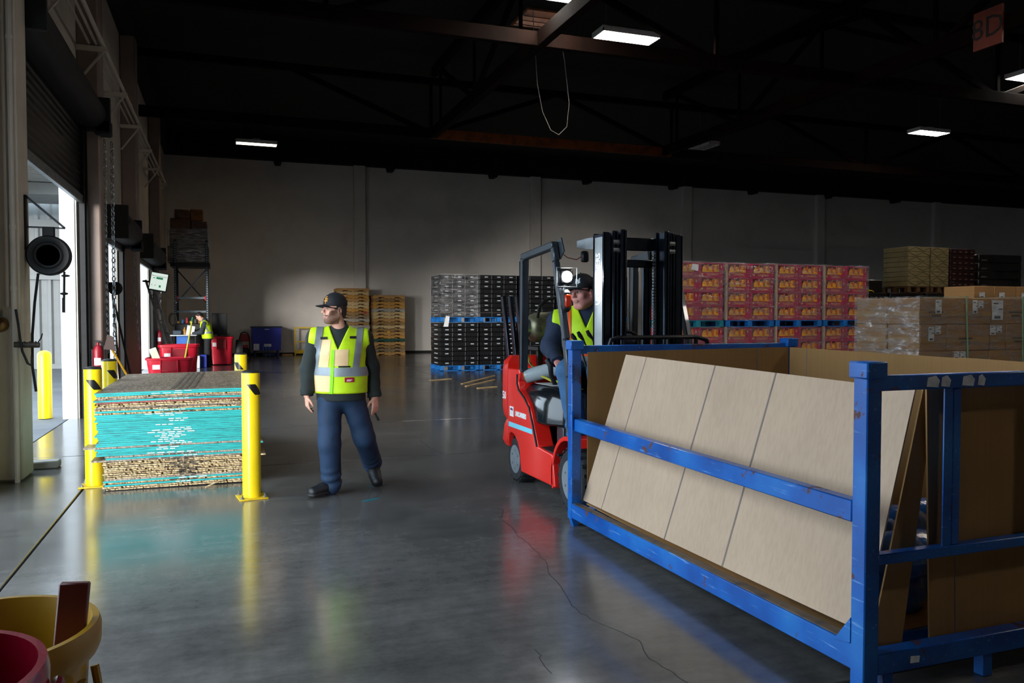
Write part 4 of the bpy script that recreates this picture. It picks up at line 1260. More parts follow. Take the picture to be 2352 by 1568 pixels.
def V3(*a): return np.array(a, float)
def figure(J, root, mats, h=.0075, cap=None, beard=False, girth=1.0, vest=True, sleeves='jacket', headk=1.0, hood=False, boots=True, vest_hem=None):
    """J: joints in the person's frame (x right in view, y away, z up). Builds body, clothes, head dress as children of root"""
    g = girth
    pts = np.array([v for v in J.values() if isinstance(v, np.ndarray)])
    lo = pts.min(0) - .22; hi = pts.max(0) + .24
    lo[2] = max(-.02, lo[2]) if not J.get('seated') is True else lo[2]
    side = np.array(J['side'], float); side /= np.linalg.norm(side)
    fr = np.array(J['fr'], float); fr /= np.linalg.norm(fr)     # where the chest faces
    up = np.array([0, 0, 1.0])
    H = np.array(J['head'], float)
    # head frame
    yaw, pitch, roll = J['yaw'], J['pitch'], J.get('roll', 0)
    hf = np.array([sin(yaw) * cos(pitch), -cos(yaw) * cos(pitch), sin(pitch)])     # face direction
    hs = np.array([cos(yaw), sin(yaw), 0.0])                                       # person's left... view right when yaw = 0
    hu = np.cross(hs, -hf) * 1.0
    hu = np.cross(hf, hs) * -1.0
    if hu[2] < 0: hu = -hu
    if roll:
        hs, hu = hs * cos(roll) + hu * sin(roll), hu * cos(roll) - hs * sin(roll)
    RH = np.stack([hs, -hf, hu], 1)       # columns: local x, y(back), z
    K = headk
    def hp(x, y, z): return H + RH @ (np.array([x, y, z]) * K)
    def head_into(S):
        S.ell(hp(0, .008, .035), np.array([.076, .094, .088]) * K, .01, RH)          # skull
        S.ell(hp(0, -.022, -.045), np.array([.060, .066, .072]) * K, .03, RH)         # face
        S.ell(hp(0, -.050, -.088), np.array([.036, .034, .028]) * K, .025, RH)        # chin
        for sx in (-1, 1):
            S.cap(hp(sx * .058, .012, -.055), hp(sx * .024, -.060, -.093), .022 * K, .018 * K, .025)   # jaw
            S.ell(hp(sx * .040, -.060, -.022), np.array([.022, .022, .02]) * K, .02, RH)       # cheek bone
            S.ell(hp(sx * .031, -.090, .008), np.array([.016, .014, .011]) * K, .012, RH, sub=True)   # eye socket
            S.cap(hp(sx * .012, -.086, .026), hp(sx * .050, -.068, .024), .008 * K, .006 * K, .012)    # brow
            S.ell(hp(sx * .078, .012, -.012), np.array([.010, .018, .030]) * K, .006, RH)            # ear
            S.ell(hp(sx * .086, .008, -.010), np.array([.006, .010, .017]) * K, .004, RH, sub=True)
        S.cap(hp(0, -.088, .015), hp(0, -.112, -.020), .008 * K, .011 * K, .012)          # nose
        for sx in (-1, 1): S.ell(hp(sx * .011, -.100, -.025), np.array([.008, .010, .008]) * K, .006, RH)
        S.ell(hp(0, -.088, -.053), np.array([.024, .010, .007]) * K, .006, RH)             # lips
        S.ell(hp(0, -.087, -.063), np.array([.020, .010, .007]) * K, .006, RH)
        S.ell(hp(0, -.101, -.058), np.array([.026, .008, .0025]) * K, .002, RH, sub=True)
        S.cap(hp(0, .02, -.06), J['neck'], .052 * K * (g * .5 + .5), .058 * g, .03)
    def arm(S, sd, r0, r1, r2, k, ext=0.0, fold=None):
        a, b, c = [np.array(J[x + sd], float) for x in ('sh', 'el', 'wr')]
        S.cap(a, b, r0, r1, k, fold=fold); S.cap(b, c + (c - b) / np.linalg.norm(c - b) * ext, r1, r2, k, fold=fold)
    def leg(S, sd, r0, r1, r2, k, ext=0.0, fold=None, fold2=None):
        a, b, c = [np.array(J[x + sd], float) for x in ('hip', 'kn', 'an')]
        S.cap(a, b, r0, r1, k, fold=fold); S.cap(b, c + (c - b) / np.linalg.norm(c - b) * ext, r1, r2, k, fold=fold2 or fold)
    def torso(S, add=0.0, k=.06, low=True):
        pv = np.array(J['pelvis'], float); ch = np.array(J['chest'], float); nk = np.array(J['neck'], float)
        bel = pv * .5 + ch * .5
        S.cap(pv, bel, .118 * g + add, .120 * g + add, k, 1.36, side)
        S.cap(bel, ch, .120 * g + add, .126 * g + add, k, 1.34, side)
        S.cap(ch, nk * .75 + ch * .25, .122 * g + add, .075 * g + add, k, 1.30, side)
        for sd in 'RL':
            sh = np.array(J['sh' + sd], float)
            S.cap(sh, nk * .55 + ch * .45 + (sh - nk) * .15, .062 * g + add, .070 * g + add, .05)
    # ---------------- body: one continuous surface
    B = SDF(lo, hi, h)
    torso(B, -.012, .06)
    for sd in 'RL':
        arm(B, sd, .050 * g, .040 * g, .028, .03)
        leg(B, sd, .078 * g, .052, .036, .04)
        an = np.array(J['an' + sd], float); to = np.array(J['toe' + sd], float)
        B.cap(an + [0, 0, -.02], to, .034, .026, .02)
        # hand: palm, four unequal fingers and a thumb
        w = np.array(J['wr' + sd], float)
        hd = J['hand' + sd]; d = np.array(hd['d'], float); d /= np.linalg.norm(d)
        pn = np.array(hd['palm'], float); pn = pn - d * (pn @ d); pn /= np.linalg.norm(pn)      # where the palm faces
        ac = np.cross(d, pn)                                                                      # across the knuckles
        th = hd.get('thumb', 1)                                                                   # thumb side sign along ac
        cu = hd.get('curl', .5)
        for o_, l_ in ((-.026, .085), (-.009, .090), (.009, .088), (.026, .080)):
            B.cap(w + d * .01 + ac * o_ * .7, w + d * l_ + ac * o_, .014, .0115, .008)
        for i, (o_, L_) in enumerate(((-.028, .058), (-.0095, .075), (.0095, .080), (.028, .070))):
            o2 = o_ * (1 if th > 0 else -1) * 1.0
            p0 = w + d * .085 + ac * o2
            c1 = cu * (.7 + .25 * (3 - i)); 
            d1 = d * cos(c1) + pn * sin(c1); d2 = d * cos(c1 * 1.9) + pn * sin(c1 * 1.9); d3 = d * cos(c1 * 2.5) + pn * sin(c1 * 2.5)
            p1 = p0 + d1 * L_ * .46; p2 = p1 + d2 * L_ * .32; p3 = p2 + d3 * L_ * .24
            B.cap(p0, p1, .0098, .0090, .004); B.cap(p1, p2, .0090, .0082, .003); B.cap(p2, p3, .0082, .0070, .003)
        t0 = w + d * .030 + ac * th * .026
        t1 = t0 + (d * .55 + ac * th * .75 + pn * .25) * .036; t2 = t1 + (d * .85 + ac * th * .25 + pn * .4) * .030; t3 = t2 + (d * .9 + pn * .4) * .022
        B.cap(t0, t1, .0135, .0112, .008); B.cap(t1, t2, .0112, .0098, .003); B.cap(t2, t3, .0098, .0078, .003)
    head_into(B)
    body = B.build('body', mats['skin'], root, 1)
    # ---------------- face pieces
    for sx in (-1, 1):
        e = MB(); T = Matrix.Translation(Vector(hp(sx * .031, -.070, .007))) @ Matrix(RH.tolist()).to_4x4()
        e.ell((0, 0, 0), (.0135 * K, .0125 * K, .0095 * K), 14, 10, T=T); eo = e.build('eye', EYEW, root)
        e = MB(); T2 = Matrix.Translation(Vector(hp(sx * .031 + J.get('gaze', 0) * .004, -.0812, .007))) @ Matrix(RH.tolist()).to_4x4()
        e.ell((0, 0, 0), (.0075 * K, .002 * K, .0075 * K), 12, 6, T=T2); e.build('iris', IRIS, eo)
        bq = MB(); bq.tube([hp(sx * .014, -.096, .0265), hp(sx * .032, -.090, .0315), hp(sx * .052, -.074, .026)], [.003 * K, .0042 * K, .0025 * K], 6); bq.build('eyebrow', HAIR, root)
    Hv = Vector(H); ax, ay, az = [Vector(RH[:, i]) for i in range(3)]
    def loc(c):
        q = c - Hv; return q.dot(ax) / K, q.dot(ay) / K, q.dot(az) / K
    S = SDF(hp(0, -.085, -.058) - .05 * K, hp(0, -.085, -.058) + .05 * K, .003)
    head_into(S); S.F -= .0006
    sl, P = S.region(S.lo, S.lo + S.h * S.n)
    D = (P - H.astype(np.float32)) @ RH.astype(np.float32) / K
    x, y, z = np.abs(D[..., 0]), D[..., 1], D[..., 2]
    S.F = np.maximum(S.F, np.maximum((np.sqrt((x / .0235) ** 2 + ((z + .058) / .0105) ** 2) - 1) * .008, y + .07))
    S.build('lips', LIP, root, 1)
    if beard:
        S = SDF(H - .17 * K, H + .17 * K, .0042)
        head_into(S); S.F -= .0022
        sl, P = S.region(S.lo, S.lo + S.h * S.n)
        D = (P - H.astype(np.float32)) @ RH.astype(np.float32) / K
        x, y, z = np.abs(D[..., 0]), D[..., 1], D[..., 2]
        jaw = np.maximum(np.maximum(z + .070 - np.clip(x - .030, 0, 1) * 2.1, y - .012), -.122 - z)
        side_ = np.maximum(np.maximum(z - .005, np.abs(y + .018) - .016), .055 - x)
        must = np.maximum(np.maximum(np.abs(z + .0425 + x * .28) - .0048, x - .034), y + .06)
        goat = np.maximum(np.maximum(np.abs(x - .033) - .006, np.abs(z + .062) - .022), y + .05)
        m_ = np.minimum(np.minimum(jaw, side_), np.minimum(must, goat)) * K
        S.F = np.maximum(S.F, m_ * .7)
        S.build('beard', STUB, root, 1)
    # hair
    S = SDF(H - .17 * K, H + .17 * K, max(.005, h * .7))
    S.ell(hp(0, .016, .040), np.array([.081, .097, .091]) * K, .01, RH)
    for sx in (-1, 1): S.cap(hp(sx * .07, .03, .02), hp(sx * .062, .062, -.05), .018 * K, .012 * K, .02)
    S.ell(hp(0, .075, -.03), np.array([.05, .03, .05]) * K, .03, RH)
    S.plane(hp(0, -.045, .045), -RH[:, 1] * .8 - RH[:, 2] * .55) if not cap else S.plane(hp(0, -.02, 0), -RH[:, 1])
    S.ell(hp(0, -.055, -.035), np.array([.075, .075, .085]) * K, .005, RH, sub=True)
    for sx in (-1, 1): S.ell(hp(sx * .085, .010, -.012), np.array([.022, .022, .034]) * K, .004, RH, sub=True)
    S.build('hair', mats.get('hair', HAIR), root, 1)
    if cap:
        S = SDF(H - .25 * K, H + .25 * K, .0055)
        S.ell(hp(0, .012, .048), np.array([.090, .106, .098]) * K, .01, RH)
        S.plane(hp(0, 0, .030), -RH[:, 2])
        S.ell(hp(0, .012, .018), np.array([.080, .097, .095]) * K, .004, RH, sub=True)
        c = S.build('cap', CAPBLK, root, 1)
        q = MB(); v = []; f = []; NU, NV = 18, 8
        for sgn_ in (1, -1):
            for j in range(NV + 1):
                for i in range(NU + 1):
                    a = (i / NU * 2 - 1) * radians(76); u = j / NV
                    xi, yi = .089 * sin(a), .012 - .105 * cos(a)                 # on the crown
                    xo, yo = .083 * sin(a) * (1 - .08 * abs(sin(a))), .012 - (.105 + .078 * cos(a) ** .8) * cos(a) if cos(a) > .05 else .012 - .105 * cos(a)
                    xx = xi * (1 - u) + xo * u; yy = yi * (1 - u) + yo * u
                    zz = .043 - 6.5 * xx * xx + (yy + .09) * .10 + sgn_ * .0022
                    v.append(hp(xx, yy, zz))
        W_ = NU + 1; n1 = (NV + 1) * W_
        for j in range(NV):
            for i in range(NU):
                a = j * W_ + i
                f.append((a, a + 1, a + W_ + 1, a + W_)); f.append((n1 + a + W_, n1 + a + W_ + 1, n1 + a + 1, n1 + a))
        for i in range(NU): f.append((NV * W_ + i, NV * W_ + i + 1, n1 + NV * W_ + i + 1, n1 + NV * W_ + i))
        q.add(v, f); q.build('brim', CAPBLK, c, ang=60)
        bt = MB(); bt.ell(tuple(hp(0, .012, .147)), (.008, .008, .005), 10, 6); bt.build('cap_button', CAPBLK, c)
        # cap emblem: lettering wrapped onto the crown
        col, glyphs, gx = cap
        gm = MATS.get(col)
        for gi, (chr_, dx_, dz_, sz) in enumerate(glyphs):
            me = text_mesh(chr_, sz, gm, .0006, bold=.0007)
            dn = []
            for v in me.vertices:
                lx = v.co.x + dx_; lz = v.co.y + dz_
                ang = lx / .09 + gx
                zz = .078 + lz
                rr = math.sqrt(max(.05, 1 - ((zz - .048) / .098) ** 2))
                q = hp(sin(ang) * .0925 * rr, .012 - cos(ang) * .1085 * rr - v.co.z, zz)
                v.co = Vector(q)
            me.update(); link('emblem', me, c)
    # ---------------- trousers
    S = SDF(lo, hi, h)
    pv = np.array(J['pelvis'], float)
    S.cap(pv, pv + (np.array(J['chest'], float) - pv) * .35, .120 * g, .118 * g, .05, 1.34, side)
    for sd in 'RL':
        a, b, c = [np.array(J[x + sd], float) for x in ('hip', 'kn', 'an')]
        S.cap(a, b, .105 * g, .093, .05, fold=(.004, 40, 1 if sd == 'R' else 3, .2, .9))
        S.cap(b, c + (c - b) * .04, .093, .082, .03, fold=(.008, 85, 0, .45, 1.0))
    if not J.get('seated'):
        wz = pv[2] + .10
        S.plane((0, 0, wz), (0, 0, 1))
    for sd in 'RL':
        b, c = [np.array(J[x + sd], float) for x in ('kn', 'an')]
        # end cleanly at the hem
    tr_ = S.build('trousers', mats['trousers'], root, 1)
    # ---------------- boots
    for sd in 'RL':
        an = np.array(J['an' + sd], float); to = np.array(J['toe' + sd], float)
        ft = to - an; fd = ft.copy(); L_ = np.linalg.norm(ft); fd /= L_
        upd = np.array(J.get('bup' + sd, (0, 0, 1.0)), float); upd = upd - fd * (upd @ fd) * 0
        S = SDF(np.minimum(an, to) - .14, np.maximum(an, to) + .14, max(.006, h * .8))
        sdv = np.cross(fd, upd); sdv /= np.linalg.norm(sdv)
        S.cap(an + upd * .09, an + upd * .0, .050, .050, .02)
        S.cap(an - fd * .03 - upd * .02, an + ft * .5 - upd * .01, .046, .046, .02, 1.0, sdv)
        S.cap(an + ft * .45 - upd * .012, to, .045, .040, .02, 1.15, sdv)
        sole = an - upd * .075
        S.plane(tuple(sole), tuple(-upd))
        bo = S.build('boot', BOOT, root, 1)
        S = SDF(np.minimum(an, to) - .14, np.maximum(an, to) + .14, max(.006, h * .8))
        S.cap(an - fd * .03 - upd * .05, an + ft * .5 - upd * .05, .050, .050, .01, 1.0, sdv); S.cap(an + ft * .45 - upd * .045, to - upd * .03, .050, .046, .01, 1.15, sdv)
        S.plane(tuple(an - upd * .055), tuple(upd)); S.plane(tuple(an - upd * .08), tuple(-upd))
        S.build('sole', BLK_RUB, bo, 0)
    # ---------------- jacket with sleeves
    S = SDF(lo, hi, h)
    torso(S, .012, .05)
    pv = np.array(J['pelvis'], float)
    S.cap(pv + [0, 0, -.04], pv * .6 + np.array(J['chest'], float) * .4, .146 * g, .136 * g, .05, 1.38, side)
    for sd in 'RL':
        arm(S, sd, .074 * g, .066 * g, .055, .04, -.0, fold=(.0045, 60, 2 if sd == 'R' else 5, .2, 1))
    nk = np.array(J['neck'], float)
    S.cap(nk, nk + up * .03, .072 * g, .070 * g, .02)
    if hood:
        S.cap(nk - fr * .07 + up * .02, nk - fr * .05 + side * .07 + up * .03, .045, .04, .03); S.cap(nk - fr * .07 + up * .02, nk - fr * .05 - side * .07 + up * .03, .045, .04, .03)
    hem = J.get('hem', pv[2] - .01)
    S.plane((0, 0, hem), (0, 0, -1))
    for sd in 'RL':                       # clean cuff
        c = np.array(J['wr' + sd], float); b = np.array(J['el' + sd], float); d = (c - b) / np.linalg.norm(c - b)
        q = c + d * .005
        S.cap(q + d * .045, q + d * .10, .075, .075, .002, sub=True) if False else None
        sl, P = S.region(q - .09, q + .09)
        if sl is not None:
            dd = (P - q) @ d
            S.F[sl] = np.where(np.linalg.norm(P - q, axis=-1) < .085, np.maximum(S.F[sl], dd), S.F[sl])
    if not hood:
        S.ell(nk + up * .075 + fr * .045, (.07 * g, .085, .075), .004, None, sub=True)
    jk = S.build('jacket', mats['jacket'], root, 1)
    # ---------------- high visibility vest
    if vest:
        S = SDF(lo, hi, h)
        torso(S, .028, .05)
        S.cap(pv + [0, 0, -.02], pv * .6 + np.array(J['chest'], float) * .4, .158 * g, .150 * g, .05, 1.38, side)
        vh = vest_hem if vest_hem is not None else pv[2] + .03
        S.plane((0, 0, vh), (0, 0, -1))
        for sd, sg in (('R', -1), ('L', 1)):         # arm holes
            sh = np.array(J['sh' + sd], float)
            S.plane(tuple(sh + side * sg * .050), tuple(side * sg + up * .12))
        ch = np.array(J['chest'], float)
        # V neck in front, low scoop behind
        vb = ch + fr * .12 + up * J.get('vbot', .02)
        S.wedge([(tuple(vb + up * 0), tuple(up * -.42 + side * 1.0)), (tuple(vb), tuple(up * -.42 - side * 1.0)), (tuple(ch + fr * .0), tuple(-fr))])
        S.ell(nk + up * .06, (.085 * g, .09 * g, .075), .004, None, sub=True)
        ve = S.build('vest', mats.get('vest', LIME), root, 1)
        return body, jk, tr_, ve
    return body, jk, tr_, None
# ------------------------------------------------------------------ the walking man
ORANGE_INK = M('orange_embroidery', '#f2a21c', .6, var=.05)
WHITE_INK = M('white_embroidery', '#e9eef2', .6, var=.03)
def band(name, src, mat, parent, x0, x1, z0, z1, off, front=True, lean=0.0, cond=None):
    pl = [((x0, 0, (z0 + z1) / 2), (-1, 0, lean)), ((x1, 0, (z0 + z1) / 2), (1, 0, -lean)), ((0, 0, z0), (0, 0, -1)), ((0, 0, z1), (0, 0, 1))]
    if front: pl.append(((0, .06, 0), (0, 1, 0)))
    return patch(name, src, mat, parent, pl, off, cond)
man = thing('person', 'man in black cap, lime safety vest and navy trousers walking past the board stack', 'person', (.918, 6.831, 0), radians(-7.6))
J = dict(pelvis=V3(0, .06, .85), chest=V3(-.005, .05, 1.20), neck=V3(-.012, .045, 1.405), head=V3(-.052, .02, 1.572),
         shR=V3(-.205, .03, 1.335), elR=V3(-.268, .07, 1.075), wrR=V3(-.282, .02, .85), shL=V3(.195, .075, 1.325), elL=V3(.262, .13, 1.07), wrL=V3(.287, .085, .82),
         hipR=V3(-.095, .05, .80), knR=V3(-.098, -.01, .44), anR=V3(-.085, .04, .095), toeR=V3(-.235, -.075, .050),
         hipL=V3(.10, .07, .80), knL=V3(.195, .11, .46), anL=V3(.275, .40, .185), toeL=V3(.312, .235, .052),
         bupL=(0.05, -.56, .83), side=(1, -.12, 0), fr=(-.12, -1, 0), yaw=radians(-60), pitch=radians(-1), roll=0, hem=.80, vbot=.035, gaze=-1,
         handR=dict(d=(.05, -.12, -1), palm=(1, .35, 0), thumb=1, curl=.42), handL=dict(d=(.02, -.05, -1), palm=(-.6, .8, 0), thumb=-1, curl=.22))
body, jk, tr_, ve = figure(J, man, dict(skin=SKIN, trousers=NAVY, jacket=DKJKT, vest=LIME), h=.0075, beard=True, vest_hem=.865,
                           cap=('orange_embroidery', (('S', -.006, .010, .060), ('F', .008, -.008, .060)), .22))
MATS['x'] = None
# vest pieces; the peach panels paint overexposed highlights onto the lime cloth
wash = lambda c, n: True
band('front_panel', ve, PEACH, ve, -.33, -.088, .885, 1.02, .0022)  # these three front panels are painted highlights on the lime cloth
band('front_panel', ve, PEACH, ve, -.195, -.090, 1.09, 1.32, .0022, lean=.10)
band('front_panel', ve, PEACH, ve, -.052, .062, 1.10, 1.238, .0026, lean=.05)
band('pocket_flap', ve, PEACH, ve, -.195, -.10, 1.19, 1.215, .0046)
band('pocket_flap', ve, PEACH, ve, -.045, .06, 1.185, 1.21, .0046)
band('reflective_strip', ve, SILVER, ve, -.4, -.082, 1.02, 1.088, .0055, front=True)
band('reflective_strip', ve, SILVER, ve, -.055, .4, 1.012, 1.085, .0055)
band('reflective_strip', ve, SILVER, ve, -.215, -.160, 1.088, 1.46, .0055, lean=.13)
band('reflective_strip', ve, SILVER, ve, .118, .172, 1.085, 1.46, .0055, lean=.13)
band('zip_binding', ve, LIMETRIM, ve, -.083, -.058, .87, 1.235, .006, lean=.055)
band('tab', ve, BLKTRIM, ve, -.165, -.108, 1.322, 1.342, .008); band('tab', ve, BLKTRIM, ve, .072, .128, 1.325, 1.345, .008)
band('pocket_edge', ve, BLKTRIM, ve, -.02, .075, 1.088, 1.102, .009)
bd = band('badge', ve, M('red_badge', '#b0123a', .5), ve, .030, .105, .965, 1.005, .006)
band('badge_mark', ve, LETTER, ve, .048, .09, .982, .988, .0085); band('badge_mark', ve, LETTER, ve, .045, .08, .974, .979, .0085)
sl_ = MB(); sl_.tube([(.225, .10, .86), (.262, .11, .74), (.298, .10, .65), (.318, .10, .61)], [.006, .007, .008, .012], 8); sl_.build('strap', BLKTRIM, man)
sl_ = MB(); sl_.bar((-.05, .085, .19), (-.005, .10, .20), .02, .03); sl_.build('hem_toggle', BLKTRIM, man)

# ------------------------------------------------------------------ the driver
drv = thing('person', 'forklift driver in navy hooded jacket, lime vest and black cap looking aside', 'person', (2.93, 6.3, 0), radians(-25))
JEANS = M('blue_jeans', '#35618c', .8, var=.15, scale=7, bmp=.2)
J = dict(pelvis=V3(.02, .10, 1.10), chest=V3(.02, .06, 1.385), neck=V3(.025, .05, 1.575), head=V3(-.012, .0, 1.715),
         shR=V3(-.225, .03, 1.475), elR=V3(-.29, -.02, 1.25), wrR=V3(-.225, -.20, 1.13), shL=V3(.25, .10, 1.46), elL=V3(.36, -.06, 1.27), wrL=V3(.30, -.22, 1.32),
         hipR=V3(-.10, .06, 1.075), knR=V3(-.13, -.36, 1.06), anR=V3(-.06, -.40, .56), toeR=V3(-.02, -.55, .515),
         hipL=V3(.13, .04, 1.075), knL=V3(.12, -.36, 1.06), anL=V3(.14, -.42, .56), toeL=V3(.16, -.57, .515),
         side=(1, .0, 0), fr=(0, -1, 0), yaw=radians(-38), pitch=radians(-3), roll=radians(8), seated=True, hem=1.03, vbot=.03, gaze=-2,
         handR=dict(d=(.3, -.8, -.3), palm=(.2, 0, -1), thumb=1, curl=.7), handL=dict(d=(-.35, -.7, .2), palm=(-.3, -.2, -1), thumb=-1, curl=.7))
body, jk, tr_, ve = figure(J, drv, dict(skin=SKIN2, trousers=JEANS, jacket=NVJKT, vest=LIME), h=.009, headk=1.2, girth=1.22, hood=True, vest_hem=1.06,
                           cap=('white_embroidery', (('N', .0, .006, .052), ('Y', .003, .004, .058)), .42))
band('orange_binding', ve, ORANGE, ve, -.135, -.110, 1.28, 1.75, .006, lean=-.02)
band('reflective_strip', ve, SILVER, ve, -.190, -.135, 1.20, 1.75, .005, lean=-.02)
band('orange_binding', ve, ORANGE, ve, .14, .165, 1.28, 1.75, .006)
band('reflective_strip', ve, SILVER, ve, .165, .215, 1.20, 1.75, .005)
band('orange_binding', ve, ORANGE, ve, -.5, .5, 1.175, 1.198, .006); band('reflective_strip', ve, SILVER, ve, -.5, .5, 1.125, 1.175, .005); band('orange_binding', ve, ORANGE, ve, -.5, .5, 1.10, 1.125, .006)

# ------------------------------------------------------------------ the worker at the far desk
wk = thing('person', 'distant worker in lime vest bending over papers at the high desk', 'person', (-.55, 25.45, 0), radians(1.3))
J = dict(pelvis=V3(.06, 0, .86), chest=V3(.0, 0, 1.18), neck=V3(-.06, 0, 1.36), head=V3(-.17, 0, 1.50),
         shL=V3(-.03, -.19, 1.29), elL=V3(-.12, -.22, 1.04), wrL=V3(-.36, -.16, .985), shR=V3(-.03, .19, 1.29), elR=V3(-.14, .22, 1.06), wrR=V3(-.38, .14, 1.03),
         hipL=V3(.05, -.095, .82), knL=V3(.04, -.10, .46), anL=V3(.06, -.10, .09), toeL=V3(-.13, -.11, .05),
         hipR=V3(.05, .095, .82), knR=V3(.06, .10, .46), anR=V3(.10, .10, .09), toeR=V3(-.09, .11, .05),
         side=(0, -1, 0), fr=(-1, 0, 0), yaw=radians(-90), pitch=radians(-38), hem=.82, vbot=.1,
         handL=dict(d=(-1, 0, -.1), palm=(0, 0, -1), thumb=-1, curl=.3), handR=dict(d=(-1, 0, 0), palm=(0, 0, -1), thumb=1, curl=.3))
GREYSL = M('charcoal_hooded_sweater', '#31363d', .85, var=.15)
body, jk, tr_, ve = figure(J, wk, dict(skin=SKIN, trousers=M('black_trousers', '#14161a', .8), jacket=GREYSL, vest=LIME), h=.014, hood=True, vest_hem=.84)
patch('reflective_strip', ve, SILVER, ve, [((0, 0, .99), (0, 0, -1)), ((0, 0, 1.045), (0, 0, 1))], .006)
patch('reflective_strip', ve, SILVER, ve, [((-.03, 0, 1.2), (-1, 0, -.5)), ((.02, 0, 1.2), (1, 0, .5)), ((0, 0, 1.045), (0, 0, -1)), ((0, -.02, 0), (0, 1, 0))], .006)
# ------------------------------------------------------------------ pallets
def pallet_parts(root, w, d, h, mat, block=True):
    """front along x (0..w), depth along y (0..d)"""
    t = .016
    def P_(name, *b_):
        q = MB(); q.box(*b_, 0, .002); return q.build(name, mat, root)
    n = 7; bw = .09
    for k in range(n):
        y = (d - bw) * k / (n - 1); P_('deck_board', 0, w, y, y + bw, h - t, h)
    for k in range(3):
        x = (w - .1) * k / 2
        P_('stringer_board', x, x + .1, 0, d, h - 2 * t, h - t); P_('base_board', x, x + .1, 0, d, 0, t)
        for j in range(3):
            y = (d - .13) * j / 2; P_('block', x, x + .1, y, y + .13, t, h - 2 * t)
    P_('base_board', 0, w, 0, .09, 0, t)
PBLUE = M('blue_pallet_paint', '#1474c4', .6, var=.25, scale=6, bmp=.2)
PTEAL = M('teal_pallet_paint', '#17879b', .6, var=.25, scale=6, bmp=.2)
def blue_pallet(x, y, z, w, d, h, label, mat=None, group='blue pallets'):
    r = thing('pallet', label, 'pallet', (x, y, z), 0, group)
    pallet_parts(r, w, d, h, mat or PBLUE)
    return r

# ------------------------------------------------------------------ black crates
CRATE = M('black_crate_plastic', '#0c0d11', .35, var=.25, scale=8)
SLOT = M('pale_slot_label', '#b9c0c8', .5)
def crate_mesh(w, d, h, front):
    q = MB()
    q.box(0, w, 0, d, 0, h * .93, 0, .006); q.box(-.002, w + .002, -.003, .02, h * .80, h * .93); q.box(-.003, .02, 0, d, h * .80, h * .93)
    for k in range(1, 6): q.box(w * k / 6 - .004, w * k / 6 + .004, -.006, 0, h * .05, h * .8)
    if front: q.box(w * .36, w * .62, -.008, -.001, h * .42, h * .62, 1)
    q.box(-.008, -.001, d * .3, d * .62, h * .38, h * .60, 1)
    for k in range(4): q.box(w - .03, w - .022, -.007, 0, h * (.1 + .2 * k), h * (.2 + .2 * k), 1)
    return q.mesh('plastic_crate', [CRATE, SLOT])
CM = [crate_mesh(.362, 1.08, .131, True), crate_mesh(.362, 1.08, .131, False)]
CR = random.Random(5)
def crate_load(x, y, z, cols, rows, where):
    for c in range(cols):
        for r in range(rows):
            o = link('plastic_crate', CM[0 if CR.random() < .7 else 1], None, (x + c * .366 + CR.uniform(-.004, .004), y + CR.uniform(-.006, .006), z + r * .1315))
            tag(o, 'black crate, %s column of the %s, %s from the bottom' % (('left', 'middle', 'right')[c], where, nth(r + 1)), 'crate', 'black crates on blue pallets')
cl = (('low left pallet', 5.55, 21.2, 0), ('low pallet behind the truck mast', 6.68, 21.2, 0), ('low pallet behind the gas tank', 7.85, 21.2, 0), ('low pallet behind the driver', 9.0, 21.2, 0), ('low pallet behind the mast rails', 10.2, 21.2, 0),
      ('upper left pallet', 5.62, 21.45, 1), ('upper pallet behind the truck mast', 6.70, 21.22, 1), ('upper pallet behind the gas tank', 7.85, 21.22, 1), ('upper pallet behind the driver', 9.0, 21.22, 1), ('upper pallet behind the mast rails', 10.2, 21.22, 1))
WRAP, t, b = nt('clear_stretch_wrap')
n_ = nd(t, 'ShaderNodeTexNoise', i_Scale=3.0, i_Detail=6.0, i_Distortion=.6); t.links.new(coords(t, (1.2, 1.2, 5), True), n_.inputs[0])
tr = nd(t, 'ShaderNodeBsdfTransparent'); gl = nd(t, 'ShaderNodeBsdfGlossy'); gl.inputs['Roughness'].default_value = .12
gl.inputs['Color'].default_value = (.9, .93, .96, 1)
df = nd(t, 'ShaderNodeBsdfDiffuse'); df.inputs['Color'].default_value = (.75, .77, .8, 1)
m0 = nd(t, 'ShaderNodeMixShader'); m0.inputs[0].default_value = .35
t.links.new(gl.outputs[0], m0.inputs[1]); t.links.new(df.outputs[0], m0.inputs[2])
fa = ramp(t, [(.38, (.06, .06, .06)), (.62, (.42, .42, .42))]); t.links.new(n_.outputs[0], fa.inputs[0])
mixs = nd(t, 'ShaderNodeMixShader'); t.links.new(fa.outputs[0], mixs.inputs[0]); t.links.new(tr.outputs[0], mixs.inputs[1]); t.links.new(m0.outputs[0], mixs.inputs[2])
bn = nd(t, 'ShaderNodeBump'); bn.inputs['Strength'].default_value = .9; bn.inputs['Distance'].default_value = .03
t.links.new(n_.outputs[0], bn.inputs['Height'])
for q_ in (gl, df): t.links.new(bn.outputs[0], q_.inputs['Normal'])
t.links.new(mixs.outputs[0], [n for n in t.nodes if n.type == 'OUTPUT_MATERIAL'][0].inputs[0])
